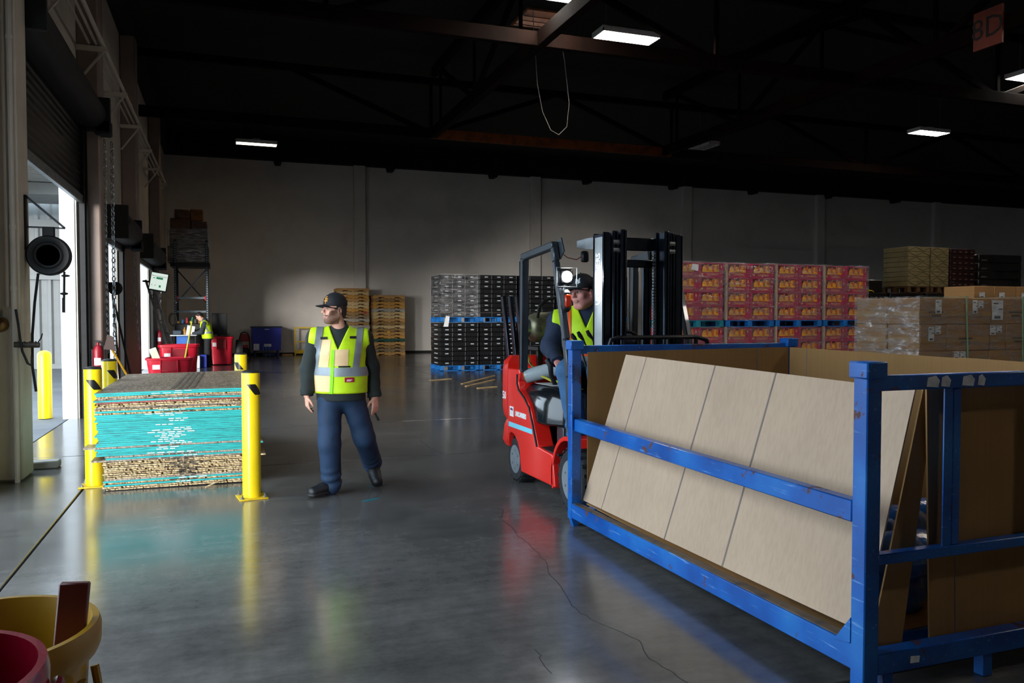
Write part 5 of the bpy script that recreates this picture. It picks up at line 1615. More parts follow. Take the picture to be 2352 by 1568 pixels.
def wrap(x0, x1, y0, y1, z0, z1, label, top=True):
    """thin film stretched round a load: corrugated skin standing just off it"""
    q = MB(); N = 12; rr = random.Random(int(x0 * 100 + z0 * 10))
    per = []
    for k in range(N): per.append((x0 + (x1 - x0) * k / N, y0))
    for k in range(N): per.append((x1, y0 + (y1 - y0) * k / N))
    for k in range(N): per.append((x1 - (x1 - x0) * k / N, y1))
    for k in range(N): per.append((x0, y1 - (y1 - y0) * k / N))
    cx, cy = (x0 + x1) / 2, (y0 + y1) / 2; K = 7; v = []; f = []
    for j in range(K + 1):
        for (x, y) in per:
            e = .012 + rr.uniform(0, .006)
            v.append((x + e * (1 if x > cx else -1) * (abs(x - cx) > (x1 - x0) * .499), y + e * (1 if y > cy else -1) * (abs(y - cy) > (y1 - y0) * .499), z0 + (z1 - z0) * j / K + (rr.uniform(-.004, .014) if j == K else 0)))
    n = len(per)
    for j in range(K):
        for k in range(n): f.append((j * n + k, j * n + (k + 1) % n, (j + 1) * n + (k + 1) % n, (j + 1) * n + k))
    q.add(v, f)
    return tag(q.build('stretch_wrap', WRAP, fixn=False), label, 'film', 'clear film round the loads')
for where, x, y, up in cl:
    z = 1.335 if up else 0
    blue_pallet(x - .01, y - .01, z, 1.11, 1.1, .145, 'blue pallet under the black crates, ' + where)
    crate_load(x, y, z + .146, 3, 9, where)
    if where == 'upper left pallet': wrap(x - .012, x + 1.105, y - .012, y + 1.1, z + .15, z + 1.345, 'clear film wrapped round the black crates, ' + where)
q = MB(); q.prism([(5.62, 1.22), (5.76, 1.22), (5.80, 1.50), (5.70, 1.52)], 21.16, 21.164, 'y'); tag(q.build('paper_sheet', M('white_paper', '#e6e8ea', .6)), 'white paper sheet stuck on the corner of the low left crates', 'paper')
q = MB()
for k in range(5): q.box(6.58, 6.66, 21.9, 22.3, 1.52 + k * .2, 1.66 + k * .2, 0, .01)
q.v = [(x + .0, y, z) for x, y, z in q.v]
# ------------------------------------------------------------------ ginseng cartons
CRIMSON = M('crimson_print', '#c0184f', .45, var=.1, scale=5)
GOLD = M('gold_print', '#d9b36a', .45, var=.1)
ROOTY = M('yellow_root_print', '#ffb01c', .5, var=.25, scale=22, dark='#a85a10'); ROOTR = M('orange_root_print', '#d9641a', .5, var=.3, scale=26); DEEP = M('dark_red_print', '#5c0a24', .5, var=.2)
BW, BH, BD = .572, .285, 1.1
def carton():
    r = thing('printed_carton', 'x', 'carton')
    q = MB(); q.box(0, BW, 0, BD, 0, BH, 0, .006); q.build('body', CRIMSON, r)
    q = MB(); q.box(.06, .48, -.0025, 0, .095, .265); p_ = q.build('picture', DEEP, r)
    q = MB()
    for k, (cx, w, hh, mi) in enumerate(((.14, .062, .135, 0), (.265, .06, .12, 1), (.395, .072, .15, 0))):
        poly = [(cx - w, .10), (cx + w, .10), (cx + w * 1.02, .10 + hh * .5), (cx + w * .55, .10 + hh * .8), (cx + w * .3, .10 + hh), (cx - w * .3, .10 + hh * .98), (cx - w * .6, .10 + hh * .78), (cx - w, .10 + hh * .45)]
        q.prism(poly, -.005, -.0026, 'y', 0)
    q.build('root_print', ROOTY, p_)
    q = MB()
    for cx, h0 in ((.20, .12), (.33, .10), (.44, .12)): q.prism([(cx - .025, h0 + .02), (cx + .02, h0), (cx + .03, .25), (cx, .262), (cx - .03, .235)], -.0062, -.0051, 'y')
    q.build('root_print', ROOTR, p_)
    q = MB(); q.prism([(.05, .075), (.11, .075), (.08, .035)], -.003, 0, 'y'); q.build('gold_mark', GOLD, r)
    text('lettering', "GINSENG", .062, GOLD, r, (.31, -.002, .055), '-y', .0006)
    q = MB(); q.box(.515, .535, -.003, 0, .18, .23); q.build('gold_mark', GOLD, r)
    return r
ct0 = carton(); first = True
for pi_, x in enumerate((8.24, 9.455, 10.665, 11.885)):
    nm = ('first', 'second', 'third', 'rightmost')[pi_]
    for up in (0, 1):
        z = 1.288 if up else 0
        blue_pallet(x - .005, 13.58, z, 1.165, 1.14, .14, 'blue pallet under the crimson cartons, %s column, %s level' % (nm, 'upper' if up else 'lower'), PTEAL if (up and pi_ == 0) else PBLUE)
        for r in range(4):
            for c in range(2):
                loc = (x + c * (BW + .008), 13.6 + CR.uniform(-.006, .004), z + .142 + r * (BH + .001))
                lb = 'crimson printed carton, %s column of pallets, %s load, %s row from the bottom, %s' % (nm, 'upper' if up else 'lower', nth(r + 1), 'right' if c else 'left')
                if first:
                    ct0.location = loc; ct0['label'] = lb; ct0['group'] = 'crimson cartons on pallets'; first = False
                else: dup(ct0, loc, 0, lb, 'crimson cartons on pallets')
        wrap(x - .006, x + 1.16, 13.585, 14.71, z + .142, z + 1.30, 'clear film wrapped round crimson cartons, %s column, %s load' % (nm, 'upper' if up else 'lower'))
        q = MB(); q.box(x - .022, x - .004, 13.575, 13.60, z + .145, z + 1.30); q.box(x + 1.156, x + 1.174, 13.575, 13.60, z + .145, z + 1.30)
        q = MB(); q.prism([(x - .02, 13.57), (x + .02, 13.57), (x + .02, 13.578), (x - .012, 13.578), (x - .012, 13.62), (x - .02, 13.62)], z + .145, z + 1.30, 'z')
        tag(q.build('corner_board', CARD), 'tan corner board at the left edge of crimson cartons, %s column, %s load' % (nm, 'upper' if up else 'lower'), 'corner board', 'corner boards on the crimson loads')
q = MB(); q.prism([(8.62, 2.43), (8.78, 2.40), (8.79, 2.53), (8.645, 2.54)], 13.555, 13.562, 'y'); tag(q.build('paper_label', M('white_paper', '#e6e8ea')), 'white paper label stuck on the top left crimson load', 'label')

# ------------------------------------------------------------------ brown carton load on the right
BROWNBOX = mat_card('brown_carton', '#a67d50', 1, 40)
BTAPE = M('carton_tape', '#a5814f', .3, var=.1, scale=5)
LABELW = M('shipping_label', '#e4e6e8', .5, var=.04)
def brown(x0, x1, y0, y1, z0, z1, label, tape=True, labels=(), printx=None, lefttape=False):
    r = thing('brown_carton', label, 'carton', (x0, y0, z0), 0, 'brown cartons')
    w, d, h = x1 - x0, y1 - y0, z1 - z0
    q = MB(); q.box(.002, w - .002, 0.002, d - .002, .001, h - .002, 0, .008); q.build('body', BROWNBOX, r)
    if tape: q = MB(); q.box(.01, w - .01, -.0015, .003, h * .30, h * .50); q.build('tape', BTAPE, r)
    q = MB(); q.box(-.0015, .003, .01, d - .01, h * .30, h * .50); q.build('tape', BTAPE, r)
    for (lx, lz, lw, lh) in labels:
        q = MB(); q.box(lx, lx + lw, -.004, 0, lz, lz + lh); lo = q.build('shipping_label', LABELW, r)
        q = MB()
        for (a, b_, c_, d_) in ((.1, .55, .80, .86), (.6, .95, .52, .57), (.2, .75, .06, .2)): q.box(lx + lw * a, lx + lw * b_, -.0048, -.0039, lz + lh * c_, lz + lh * d_)
        o = q.build('label_print', BLK_INK, lo); o['kind'] = 'stuff'
    if printx is not None:
        q = MB(); 
        for k in range(9): q.box(printx + k * .03, printx + k * .03 + .022, -.0022, 0.002, h * .42, h * .49)
        for k in range(6): q.box(printx + .05 + k * .03, printx + .05 + k * .03 + .022, -.0022, 0.002, h * .29, h * .36)
        o = q.build('print_mark', BLK_INK, r); o['kind'] = 'stuff'
    return r
YB = 8.43; D2 = .575
rows = [(1.402, 1.772, ((9.0, 9.883, ((.29, .15, .11, .19),), .17), (9.885, 10.345, ((.10, .15, .09, .19), (.21, .23, .09, .10)), None), (10.35, 11.2, ((.01, .06, .21, .28),), .34))),
        (1.028, 1.400, ((9.02, 9.50, ((.15, .14, .10, .20), (.27, .24, .10, .11)), None), (9.505, 10.32, (), .22), (10.325, 10.64, ((.0, .22, .11, .13), (.13, .25, .10, .10)), None), (10.645, 11.3, (), .12))),
        (.656, 1.026, ((9.01, 9.62, (), None), (9.625, 10.32, ((.02, .26, .10, .1), (.14, .27, .10, .09)), None), (10.325, 11.3, (), .3))),
        (.288, .654, ((9.0, 9.8, (), .2), (9.805, 10.6, (), .2), (10.605, 11.3, (), .1)))]
for ri, (z0, z1, bs) in enumerate(rows):
    for bi, (x0, x1, ls, px_) in enumerate(bs):
        brown(x0, x1, YB, YB + D2, z0, z1, 'brown carton, front face, %s row from the top, %s from the left' % (nth(ri + 1), nth(bi + 1)), True, ls, px_)
    brown(9.0, 9.6, YB + D2 + .003, 9.587, z0, z1, 'brown carton at the back left of the near load, %s row from the top' % nth(ri + 1))
    brown(9.605, 10.45, YB + D2 + .003, 9.587, z0, z1, 'brown carton at the back middle of the near load, %s row from the top' % nth(ri + 1))
    brown(10.455, 11.3, YB + D2 + .003, 9.587, z0, z1, 'brown carton at the back right of the near load, %s row from the top' % nth(ri + 1))
for k in range(2):
    blue_pallet(9.0, YB, .143 * k, 1.14, 1.15, .142, 'pallet under the brown cartons, left, %s of two' % ('lower', 'upper')[k], M('grey_wood', '#8a7a66', .8, var=.2)); blue_pallet(10.16, YB, .143 * k, 1.14, 1.15, .142, 'pallet under the brown cartons, right, %s of two' % ('lower', 'upper')[k], M('grey_wood', '#8a7a66'))
wrap(8.993, 11.305, YB - .006, 9.59, .3, 1.785, 'shiny clear film wrapped round the near brown carton load')
STRAP = M('pale_green_strap', '#8fbf9c', .4)
for k, (xa, xb) in enumerate(((9.83, 9.92), (10.93, 10.97))):
    q = MB(); q.bar((xa, YB - .026, 1.79), (xb, YB - .026, .3), .022, .003, up=(0, 1, 0)); q.box(xa - .011, xa + .011, YB - .027, 9.6, 1.79, 1.793)
    tag(q.build('strap', STRAP), 'pale green strap down the front of the brown cartons, %s one' % ('left', 'right')[k], 'strap')
# second load behind, its top row showing
for bi, (x0, x1) in enumerate(((11.75, 12.2), (12.205, 12.72), (12.725, 13.4))):
    for r in range(3):
        z1 = 2.02 - r * .36
        if r < 2 or True: brown(x0, x1, 9.9, 10.5, z1 - .358, z1, 'pale topped carton on the load behind, %s from the left, %s row from the top' % (nth(bi + 1), nth(r + 1)), False, ((.12, .17, .12, .08),) if r == 0 else ())
q = MB(); q.box(11.72, 13.42, 9.88, 10.52, 0, .94, 0, .02); tag(q.build('gaylord_bin', CARD_D), 'large brown bulk bin under the cartons at the right edge', 'bin')

# ------------------------------------------------------------------ dark loads far right
DKWRAP = M('dark_wrapped_load', '#1a1614', .35, var=.4, scale=5, bmp=.5)
CREAM = M('cream_carton', '#82724c', .6, var=.12, scale=4)
for i, (x0, x1, h) in enumerate(((15.9, 17.0, 2.15), (17.1, 18.3, 2.155), (18.4, 19.6, 2.155), (19.7, 20.9, 2.155), (21.0, 22.4, 2.155))):
    blue_pallet(x0, 17.0, 0, x1 - x0, 1.1, .14, 'dark pallet on the floor at the far right, %s from the left' % nth(i + 1), M('dark_wood', '#2b1e15', .8))
    n = 6
    for r in range(n):
        z0 = .142 + (h - .142) * r / n
        q = MB(); q.box(x0, x1, 17.0, 18.1, z0 + .004, z0 + (h - .142) / n, 0, .02)
        for k in range(7): q.box(x0 + (x1 - x0) * (k + .3) / 7, x0 + (x1 - x0) * (k + .7) / 7, 16.985, 17.01, z0 + .08, z0 + .22, 1)
        tag(q.build('dark_crate', [DKWRAP, M('dull_slot', '#6a5a4e', .6)]), 'dark slotted crate at the far right, stack %s from the left, %s from the bottom' % (nth(i + 1), nth(r + 1)), 'crate', 'dark crates at the far right')
for i, (x0, x1) in enumerate(((17.78, 18.56), (18.60, 19.26), (19.32, 20.25), (20.4, 22.1))):
    z0 = 2.11 if i < 1 else 2.11
    blue_pallet(x0, 17.05, 2.157, x1 - x0, .95, .17, 'brown pallet high under the %s dark load at the far right' % nth(i + 1), M('brown_wood', '#5a3c1c', .7, var=.2))
    zb = 2.335
    if i < 2:
        for r in range(8):
            hh = .138
            q = MB(); q.box(x0, x1, 17.05, 17.95, zb + r * hh, zb + (r + 1) * hh - .004, 0, .01)
            w = x1 - x0
            for k in range(3):
                xa = x0 + w * k / 3
                q.bar((xa, 17.045, zb + r * hh + (.02 if (k + r) % 2 else .12)), (xa + w / 3, 17.045, zb + r * hh + (.12 if (k + r) % 2 else .02)), .012, .006, 1, up=(0, 1, 0))
            tag(q.build('cream_carton', [CREAM, M('dark_strap', '#2b271c', .5)]), 'cream crossed carton high at right, %s column, %s from the bottom' % (('left', 'right')[i], nth(r + 1)), 'carton', 'cream crossed cartons')
    elif i == 2:
        for r in range(7):
            q = MB(); q.box(x0, x1, 17.05, 17.95, zb + r * .155, zb + (r + 1) * .155 - .006, 0, .01)
            for k in range(4): q.box(x0 + .1 + k * .22, x0 + .18 + k * .22, 17.035, 17.06, zb + r * .155 + .05, zb + r * .155 + .08, 1)
            tag(q.build('dark_crate', [M('dark_red_crate', '#2a0f0b', .5, var=.3), M('dull_slot', '#6a5a4e')]), 'dark red crate high at right beside the cream cartons, %s from the bottom' % nth(r + 1), 'crate', 'dark red crates high at right')
    else:
        for r in range(4):
            q = MB(); q.box(x0, x1, 17.05, 17.95, zb + r * .24, zb + (r + 1) * .24 - .006, 0, .02); q.box(x0 + .1, x0 + .3, 17.04, 17.06, zb + r * .24 + .05, zb + r * .24 + .08, 1)
            tag(q.build('dark_crate', [DKWRAP, M('dull_slot', '#6a5a4e')]), 'black crate high at the far right edge, %s from the bottom' % nth(r + 1), 'crate', 'black crates high at the right edge')
q = MB(); q.box(16.35, 16.95, 17.1, 18.0, 2.152, 2.5, 0, .03); tag(q.build('dark_box', DKWRAP), 'plain black box standing left of the cream crossed cartons', 'box')
q = MB(); q.tube([(16.1, 17.05, 2.163), (16.3, 17.04, 2.25), (16.6, 17.06, 2.163), (16.5, 17.03, 2.2), (16.2, 17.05, 2.163)], .012, 6); tag(q.build('yellow_strap', M('yellow_band', '#b9a21a', .5)), 'loose yellow strap lying on the dark crates left of the cream cartons', 'strap')

# ------------------------------------------------------------------ wooden pallet stacks by the back wall
WOODS = [M('pallet_wood_%s' % k, c, .75, var=.2, scale=5, stretch=(.4, 3, 3)) for k, c in (('amber', '#b98a4e'), ('pale', '#c9ab78'), ('grey', '#a39a8c'), ('brown', '#94703f'), ('orange', '#bf8a3e'), ('dull', '#8a7352'))]
PGREEN = M('pallet_green_paint', '#174a38', .6)
pm = {}
def wood_pallet_mesh(mat):
    if mat.name in pm: return pm[mat.name]
    w, d, h = 1.22, 1.0, .128
    q = MB()
    for y in (0, .48, .96):          # notched stringers facing the room
        q.prism([(0, .014), (.18, .014), (.20, .055), (.40, .055), (.42, .014), (.80, .014), (.82, .055), (1.02, .055), (1.04, .014), (w, .014), (w, h - .014), (0, h - .014)], y, y + .04, 'y')
    s_ = q.mesh('stringer', mat)
    q = MB()
    for k in range(9): q.box(w * k / 9 + .012, w * (k + 1) / 9 - .012, -.005, d + .005, h - .014, h)
    for k in (0, 2, 4, 6, 8): q.box(w * k / 9 + .012, w * (k + 1) / 9 - .012, -.005, d + .005, 0, .014)
    d_ = q.mesh('deck_boards', mat)
    pm[mat.name] = (s_, d_); return pm[mat.name]
def wood_stack(x, y, n, which, rot):
    for i in range(n):
        mat = WOODS[CR.randrange(len(WOODS))]
        if which == 'right' and i == 4: mat = PGREEN
        r = thing('wooden_pallet', 'wooden pallet, %s stack by the back wall, %s from the bottom' % (which, nth(i + 1)), 'pallet', (x + CR.uniform(-.015, .015), y + CR.uniform(-.015, .015), i * .1282), rot + CR.uniform(-.012, .012), 'wooden pallets by the back wall')
        s_, d_ = wood_pallet_mesh(mat)
        o = link('stringer', s_, r); o['kind'] = 'stuff'; o = link('deck_boards', d_, r); o['kind'] = 'stuff'
wood_stack(3.98, 30.6, 20, 'left', 0); wood_stack(5.31, 30.35, 18, 'right', 0)
for (x, y, z, c, lb) in ((4.99, 30.585, 1.61, '#a11530', 'red tag on the left pallet stack'), (5.84, 30.335, .86, '#e0a51a', 'yellow tag on the right pallet stack')):
    q = MB(); q.box(x, x + .1, y - .006, y - .001, z, z + .08); tag(q.build('paper_tag', M('tag_' + c[1:], c, .6)), lb, 'tag')

# ------------------------------------------------------------------ things along the back wall
HBLUE = M('hopper_blue', '#10219a', .5, var=.06, scale=3)
hp_ = thing('tipping_hopper', 'blue square hopper bin standing by the back wall', 'hopper', (1.45, 31.0, 0))
q = MB(); q.prism([(-.50, .22), (.50, .22), (.53, 1.08), (-.53, 1.08)], 0, .8, 'y'); q.build('body', HBLUE, hp_)
q = MB(); q.box(-.56, .56, -.03, .83, 1.07, 1.12, 0, .01); q.build('rim', M('hopper_rim', '#12233f', .5), hp_)
q = MB(); q.box(-.45, -.38, .1, .7, .0, .22); q.box(-.1, .3, .05, .7, .02, .12); q.box(.38, .45, .1, .7, 0, .22); q.build('base', M('hopper_base', '#0b1560', .5), hp_)
for (x, z, w, h, c) in ((-.07, 1.0, .16, .025, '#d9dde6'), (-.47, .24, .2, .24, '#d9dde6'), (-.1, .37, .26, .1, '#cfd6e2')):
    q = MB(); q.box(x, x + w, -.012, -.002, z, z + h); o = q.build('decal', M('decal_white', '#d9dde6', .5), hp_)
for k, x in enumerate((-.15, -.06, .05)):
    q = MB(); q.tube([(x, -.03, .42), (x + .03, -.05, .25), (x + .02, -.06, .05), (x + .06, -.08, .01)], .01, 6); q.build('lever_rod', M('pale_teal_rod', '#5f8fa0', .4), hp_)
yr = thing('yellow_guard_rail', 'yellow tubular guard rail standing against the back wall', 'guard rail', (2.50, 31.65, 0))
for (b_) in ((0, .05, 0, .04, 0, 1.08), (1.40, 1.45, 0, .04, 0, 1.08)): q = MB(); q.box(*b_, 0, .006); q.build('post', YEL_DK, yr)
for (z0, z1) in ((1.03, 1.08), (.50, .54), (.06, .20)): q = MB(); q.box(.05, 1.40, .005, .035, z0, z1, 0, .005); q.build('rail', YEL_DK, yr)
DKRED = M('dark_red_plastic', '#8a0f1e', .4, var=.15)
gn = thing('power_washer', 'red and black wheeled machine beside the blue hopper', 'machine', (.45, 30.5, 0))
q = MB(); q.tube([(.03, 0, .05), (.03, 0, .7), (.08, 0, .88), (.2, 0, .93), (.32, 0, .88), (.38, 0, .7), (.38, 0, .05)], .02, 8); q.build('frame', BLACKMETAL, gn)
q = MB(); q.prism([(.02, .58), (.40, .58), (.38, .78), (.30, .86), (.10, .86), (.04, .78)], .02, .3, 'y'); q.build('shroud', DKRED, gn)
q = MB(); q.box(.06, .36, .02, .35, .12, .34, 0, .03); q.build('engine', BLACKMETAL, gn)
q = MB(); q.box(.10, .32, .0, .03, .34, .46, 0, .02); q.build('panel', DKRED, gn)
for x in (.0, .38):
    q = MB(); q.lathe([(.03, 0), (.11, .0), (.11, .05), (.03, .05)], 18, T=Matrix.Translation((x, .25, .11)) @ Matrix.Rotation(pi / 2, 4, 'Y')); q.build('wheel', BLK_RUB, gn)
for i, (x, y, rz) in enumerate(((2.12, 31.5, .3), (2.3, 31.55, .1))):
    q = MB(); q.box(-.12, .12, -.03, .03, 0, .06, 0, .005); tag(q.build('wood_offcut', WOODS[0], None, (x, y, 0), rz), 'small wood offcut on the floor beside the blue hopper, %s' % ('left one', 'right one')[i], 'wood')
BIN = M('red_bin_plastic', '#c0102c', .38, var=.08, scale=4)
def tub(name, label, loc, L, Wd, H_, rotz, mat, group=None, lid=False, deep=.12):
    t_ = thing(name, label, 'bin', loc, rotz, group)
    q = MB()
    def rr(s, n=5):
        r = .09; pts = []
        for (cx, cy, a0) in ((L / 2 * s - r, Wd / 2 * s - r, 0), (-L / 2 * s + r, Wd / 2 * s - r, pi / 2), (-L / 2 * s + r, -Wd / 2 * s + r, pi), (L / 2 * s - r, -Wd / 2 * s + r, 1.5 * pi)):
            for k in range(n + 1): a = a0 + pi / 2 * k / n; pts.append((cx + r * cos(a), cy + r * sin(a)))
        return pts
    lv = [(.86, .03), (.90, H_ * .5), (.955, H_ * .74), (.965, H_ * .76), (.985, H_ * .93), (1.05, H_ * .94), (1.06, H_), (1.0, H_), (.94, H_ * .93), (.87, .08)]
    v = []; f = []
    for s, z in lv: v += [(x, y, z) for x, y in rr(s)]
    n = len(v) // len(lv)
    for i in range(len(lv) - 1):
        for k in range(n): f.append((i * n + k, i * n + (k + 1) % n, (i + 1) * n + (k + 1) % n, (i + 1) * n + k))
    f.append(tuple(reversed(range(n)))); f.append(tuple((len(lv) - 1) * n + k for k in range(n)))
    q.add(v, f); q.build('body', mat, t_, fixn=True)
    hx = L * .16
    q = MB(); q.prism([(-hx, H_ * .62), (hx, H_ * .62), (hx * 1.05, H_ * .90), (-hx * 1.05, H_ * .90)], -Wd / 2 - .028, -Wd / 2 - .012, 'y'); q.box(-hx, hx, -Wd / 2 - .05, -Wd / 2 - .01, H_ * .58, H_ * .63, 0, .008); q.build('handle', M('red_bin_grip', '#8f0b20', .4), t_)
    for s in (-1, 1):
        q = MB(); q.box(s * hx * 1.15 - .012, s * hx * 1.15 + .012, -Wd / 2 - .045, -Wd / 2, H_ * .55, H_ * .93, 0, .005); q.build('rib', mat, t_)
    q = MB(); q.box(-L * .36, -L * .20, -Wd / 2 - .022, -Wd / 2 - .004, H_ * .66, H_ * .80); q.build('paper_label', LABELW, t_)
    for sx in (-1, 1):
        for sy in (-1, 1):
            q = MB(); q.cyl((sx * L * .32 - .015, sy * Wd * .3, .03), (sx * L * .32 + .015, sy * Wd * .3, .03), .03, n=10); q.build('caster', BLK_RUB, t_)
    return t_
tub('red_tote', 'bright red rubber tote nearest, behind the board stack', (-1.08, 17.85, 0), .86, .6, .66, 0, BIN, 'red rubber bins')
tub('red_tote', 'red rubber tote just behind, holding the yellow handled mop', (-.95, 18.75, 0), .78, .6, .90, 0, BIN, 'red rubber bins')
tub('red_cart', 'tall red rubber bin beside the distant worker', (-.12, 26.4, 0), .70, .6, .87, 0, BIN, 'red rubber bins')
q = MB(); q.tube([(-.86, 18.0, .30), (-.655, 18.0, 1.40)], .018, 8); mp = q.build('mop_handle', M('yellow_handle', '#d8cf2a', .4)); tag(mp, 'yellow mop handle with green tip leaning in the red tote', 'mop')
q = MB(); q.tube([(-.655, 18.0, 1.40), (-.638, 18.0, 1.49)], .021, 8); q.build('grip_tip', M('green_grip', '#1c7a4a', .5), mp)
q = MB(); q.bar((-1.22, 17.9, .30), (-1.42, 17.9, .85), .14, .015, up=(0, 1, 0)); tag(q.build('pale_board', M('pale_plank', '#d9cfb4', .7)), 'pale short board leaning out of the nearest red tote', 'board')
q = MB(); q.box(-.40, .06, 27.5, 27.95, 0, 1.60, 0, .01); q.box(-.37, .03, 27.49, 27.5, .06, 1.52); tag(q.build('cabinet', BLACKMETAL), 'tall black cabinet behind the distant worker', 'cabinet')
q = MB(); q.lathe([(.08, 0), (.36, .01), (.38, .06), (.38, .16), (.36, .21), (.08, .22)], 24, T=Matrix.Translation((.30, 26.75, .385)) @ Matrix.Rotation(pi / 2, 4, 'Y')); tag(q.build('tyre', BLK_RUB), 'black tyre standing behind the tall red bin', 'tyre')
for i, (x, y) in enumerate(((-.62, 25.15), (-.18, 26.05))): pass
q = MB(); q.box(-.90, -.70, 24.72, 25.02, 0, .36, 0, .01); tag(q.build('white_box', M('white_box', '#cfd6dc', .6)), 'white and blue box on the floor at the worker\'s feet', 'box')
q = MB(); q.box(-.69, -.52, 24.95, 25.25, 0, .38, 0, .01); tag(q.build('blue_box', M('blue_plastic_box', '#1530a0', .5)), 'blue plastic box on the floor left of the worker\'s legs', 'box')
# clutter on the red bin
for i, (x, z, w, h, c) in enumerate(((-.35, .875, .12, .07, '#2a2622'), (-.15, .875, .2, .05, '#40352b'), (.03, .875, .1, .09, '#1d1d22'))):
    q = MB(); q.box(x, x + w, 26.25, 26.45, z - .0, z + h, 0, .015); tag(q.build('tool_part', M('dark_part_%d' % i, c, .6)), 'dark tool part lying on the tall red bin, %s from the left' % nth(i + 1), 'tool')
# desk
dk = thing('standing_desk', 'high pale topped desk with blue panel in front of the distant worker', 'desk', (-1.15, 25.4, 0))
q = MB(); q.box(-.40, .36, -.3, .35, .93, .96, 0, .006); q.build('desk_top', M('pale_worktop', '#c2c8cc', .5), dk)
q = MB(); q.box(-.20, .16, -.1, -.08, .35, .92); q.build('front_panel', M('blue_panel', '#2a64b4', .5), dk)
for x in (-.36, .30):
    for y in (-.25, .3): q = MB(); q.box(x, x + .04, y, y + .04, 0, .93); q.build('leg', BLACKMETAL, dk)
q = MB(); q.prism([(.0, .962), (.22, .962), (.26, 1.20), (.05, 1.24)], .05, .054, 'y'); tag(q.build('paper_sheet', M('white_paper', '#e6e8ea'), None, (-1.1, 25.35, 0)), 'white paper held up at the distant desk', 'paper')
for i, (x, w, h, c, lb) in enumerate(((-1.45, .24, .13, '#30404c', 'grey printer on the left of the distant desk'), (-1.18, .10, .22, '#a9742a', 'amber bottle on the distant desk'), (-1.06, .08, .16, '#3a3a40', 'dark bottle on the distant desk'))):
    q = MB()
    if i == 0: q.box(x, x + w, 25.3, 25.55, .962, .962 + h, 0, .02)
    else: q.lathe([(w / 2, 0), (w / 2, h * .6), (w / 5, h * .8), (w / 5, h)], 14, T=Matrix.Translation((x + w / 2, 25.45, .962)))
    tag(q.build(('printer', 'bottle', 'bottle')[i], M('desk_item_%d' % i, c, .4)), lb, 'printer' if i == 0 else 'bottle')
q = MB(); q.box(-1.42, -.62, 26.2, 26.6, 0, 1.28, 0, .02); q.box(-1.38, -.66, 26.18, 26.2, .1, 1.2)
tag(q.build('tool_cabinet', M('dark_cabinet', '#1f1c1a', .6)), 'dark tool cabinet behind the distant desk', 'cabinet')
for i in range(6):
    x = -1.38 + i * .12; c = ('#c9901e', '#2a6fb0', '#b3202a', '#d0b52a', '#3a3a3a', '#8a5a24')[i]
    q = MB(); q.box(x, x + .07, 26.3, 26.4, 1.282, 1.282 + .08 + .05 * (i % 3), 0, .01)
    tag(q.build('tool_case', M('case_%s' % c[1:], c, .5)), 'small %s case on the dark tool cabinet, %s from the left' % (('amber', 'blue', 'red', 'yellow', 'black', 'brown')[i], nth(i + 1)), 'case')
# pallet rack with a wrapped load on top
RACKM = M('dark_blue_rack', '#2c3640', .45, .3, var=.15)
rk = thing('pallet_rack', 'tall dark steel rack carrying a wrapped load in the far left corner', 'rack', (-1.48, 26.9, 0))
for x in (0, .92):
    for y in (0, 1.0):
        q = MB(); q.box(x, x + .07, y, y + .06, 0, 3.9 if y == 0 else 3.2)
        q.build('upright', RACKM, rk)
        if y == 0:
            q = MB()
            z = .1
            while z < 3.8: q.box(x + .02, x + .05, -.004, .002, z, z + .035); z += .075
            o = q.build('slots', M('slot_pale', '#9aa7ad', .5), rk); o['kind'] = 'stuff'
for z in (1.62, 2.05, 3.05): q = MB(); q.box(.07, .92, 0, .05, z, z + (.06 if z < 3 else .12)); q.build('beam', M('rack_beam', '#76828a', .4), rk)
for a, b_ in (((.035, .03, 1.9), (.955, .03, 3.0)), ((.955, .9, 1.9), (.035, .9, 3.0)), ((.035, .03, 1.0), (.6, .03, 1.6))): q = MB(); q.bar(a, b_, .04, .04); q.build('brace', RACKM, rk)
for x in (.07, .88): q = MB(); q.box(x, x + .04, -.01, .0, 2.0, 2.14); q.build('beam_clip', BIN, rk)
q = MB(); q.box(-.1, 1.05, -.15, 1.1, 3.05, 3.17); q.build('deck', BLACKMETAL, rk)
LOADM = M('old_cartons', '#4a3328', .5, var=.35, scale=5, bmp=.3)
for i, (x0, x1, z0, z1, c) in enumerate(((-1.66, -.46, 3.172, 3.70, 0), (-1.60, -.50, 3.702, 4.22, 0), (-1.58, -1.0, 4.222, 4.56, 1), (-.98, -.50, 4.222, 4.50, 0), (-1.45, -1.0, 4.562, 4.84, 1), (-.99, -.62, 4.502, 4.86, 2))):
    q = MB(); q.box(x0, x1, 26.98, 27.93, z0, z1, 0, .02)
    tag(q.build('old_carton', [LOADM, M('old_cartons_b', '#5c3a22', .5, var=.3), M('old_cartons_c', '#7a4b18', .4, var=.3)][c]), 'dark carton in the wrapped load on the tall rack, %s from the bottom' % nth(i + 1), 'carton', 'cartons on the tall rack')
wrap(-1.665, -.45, 26.975, 27.94, 3.18, 4.25, 'grubby film wrapped round the load on the tall rack')
# cable coil on the rack
q = MB()
for k in range(5):
    c = Vector((-1.55 + .012 * k, 26.82, 1.42 - .01 * k)); q.tube([c + Vector((.10 * cos(a), -.01 * k, .19 * sin(a))) for a in [j * 2 * pi / 16 for j in range(17)]], .009, 5, caps=False)
tag(q.build('cable_coil', M('grey_cable', '#8f8f8c', .5)), 'grey cable coil hanging on the rack upright', 'cable')
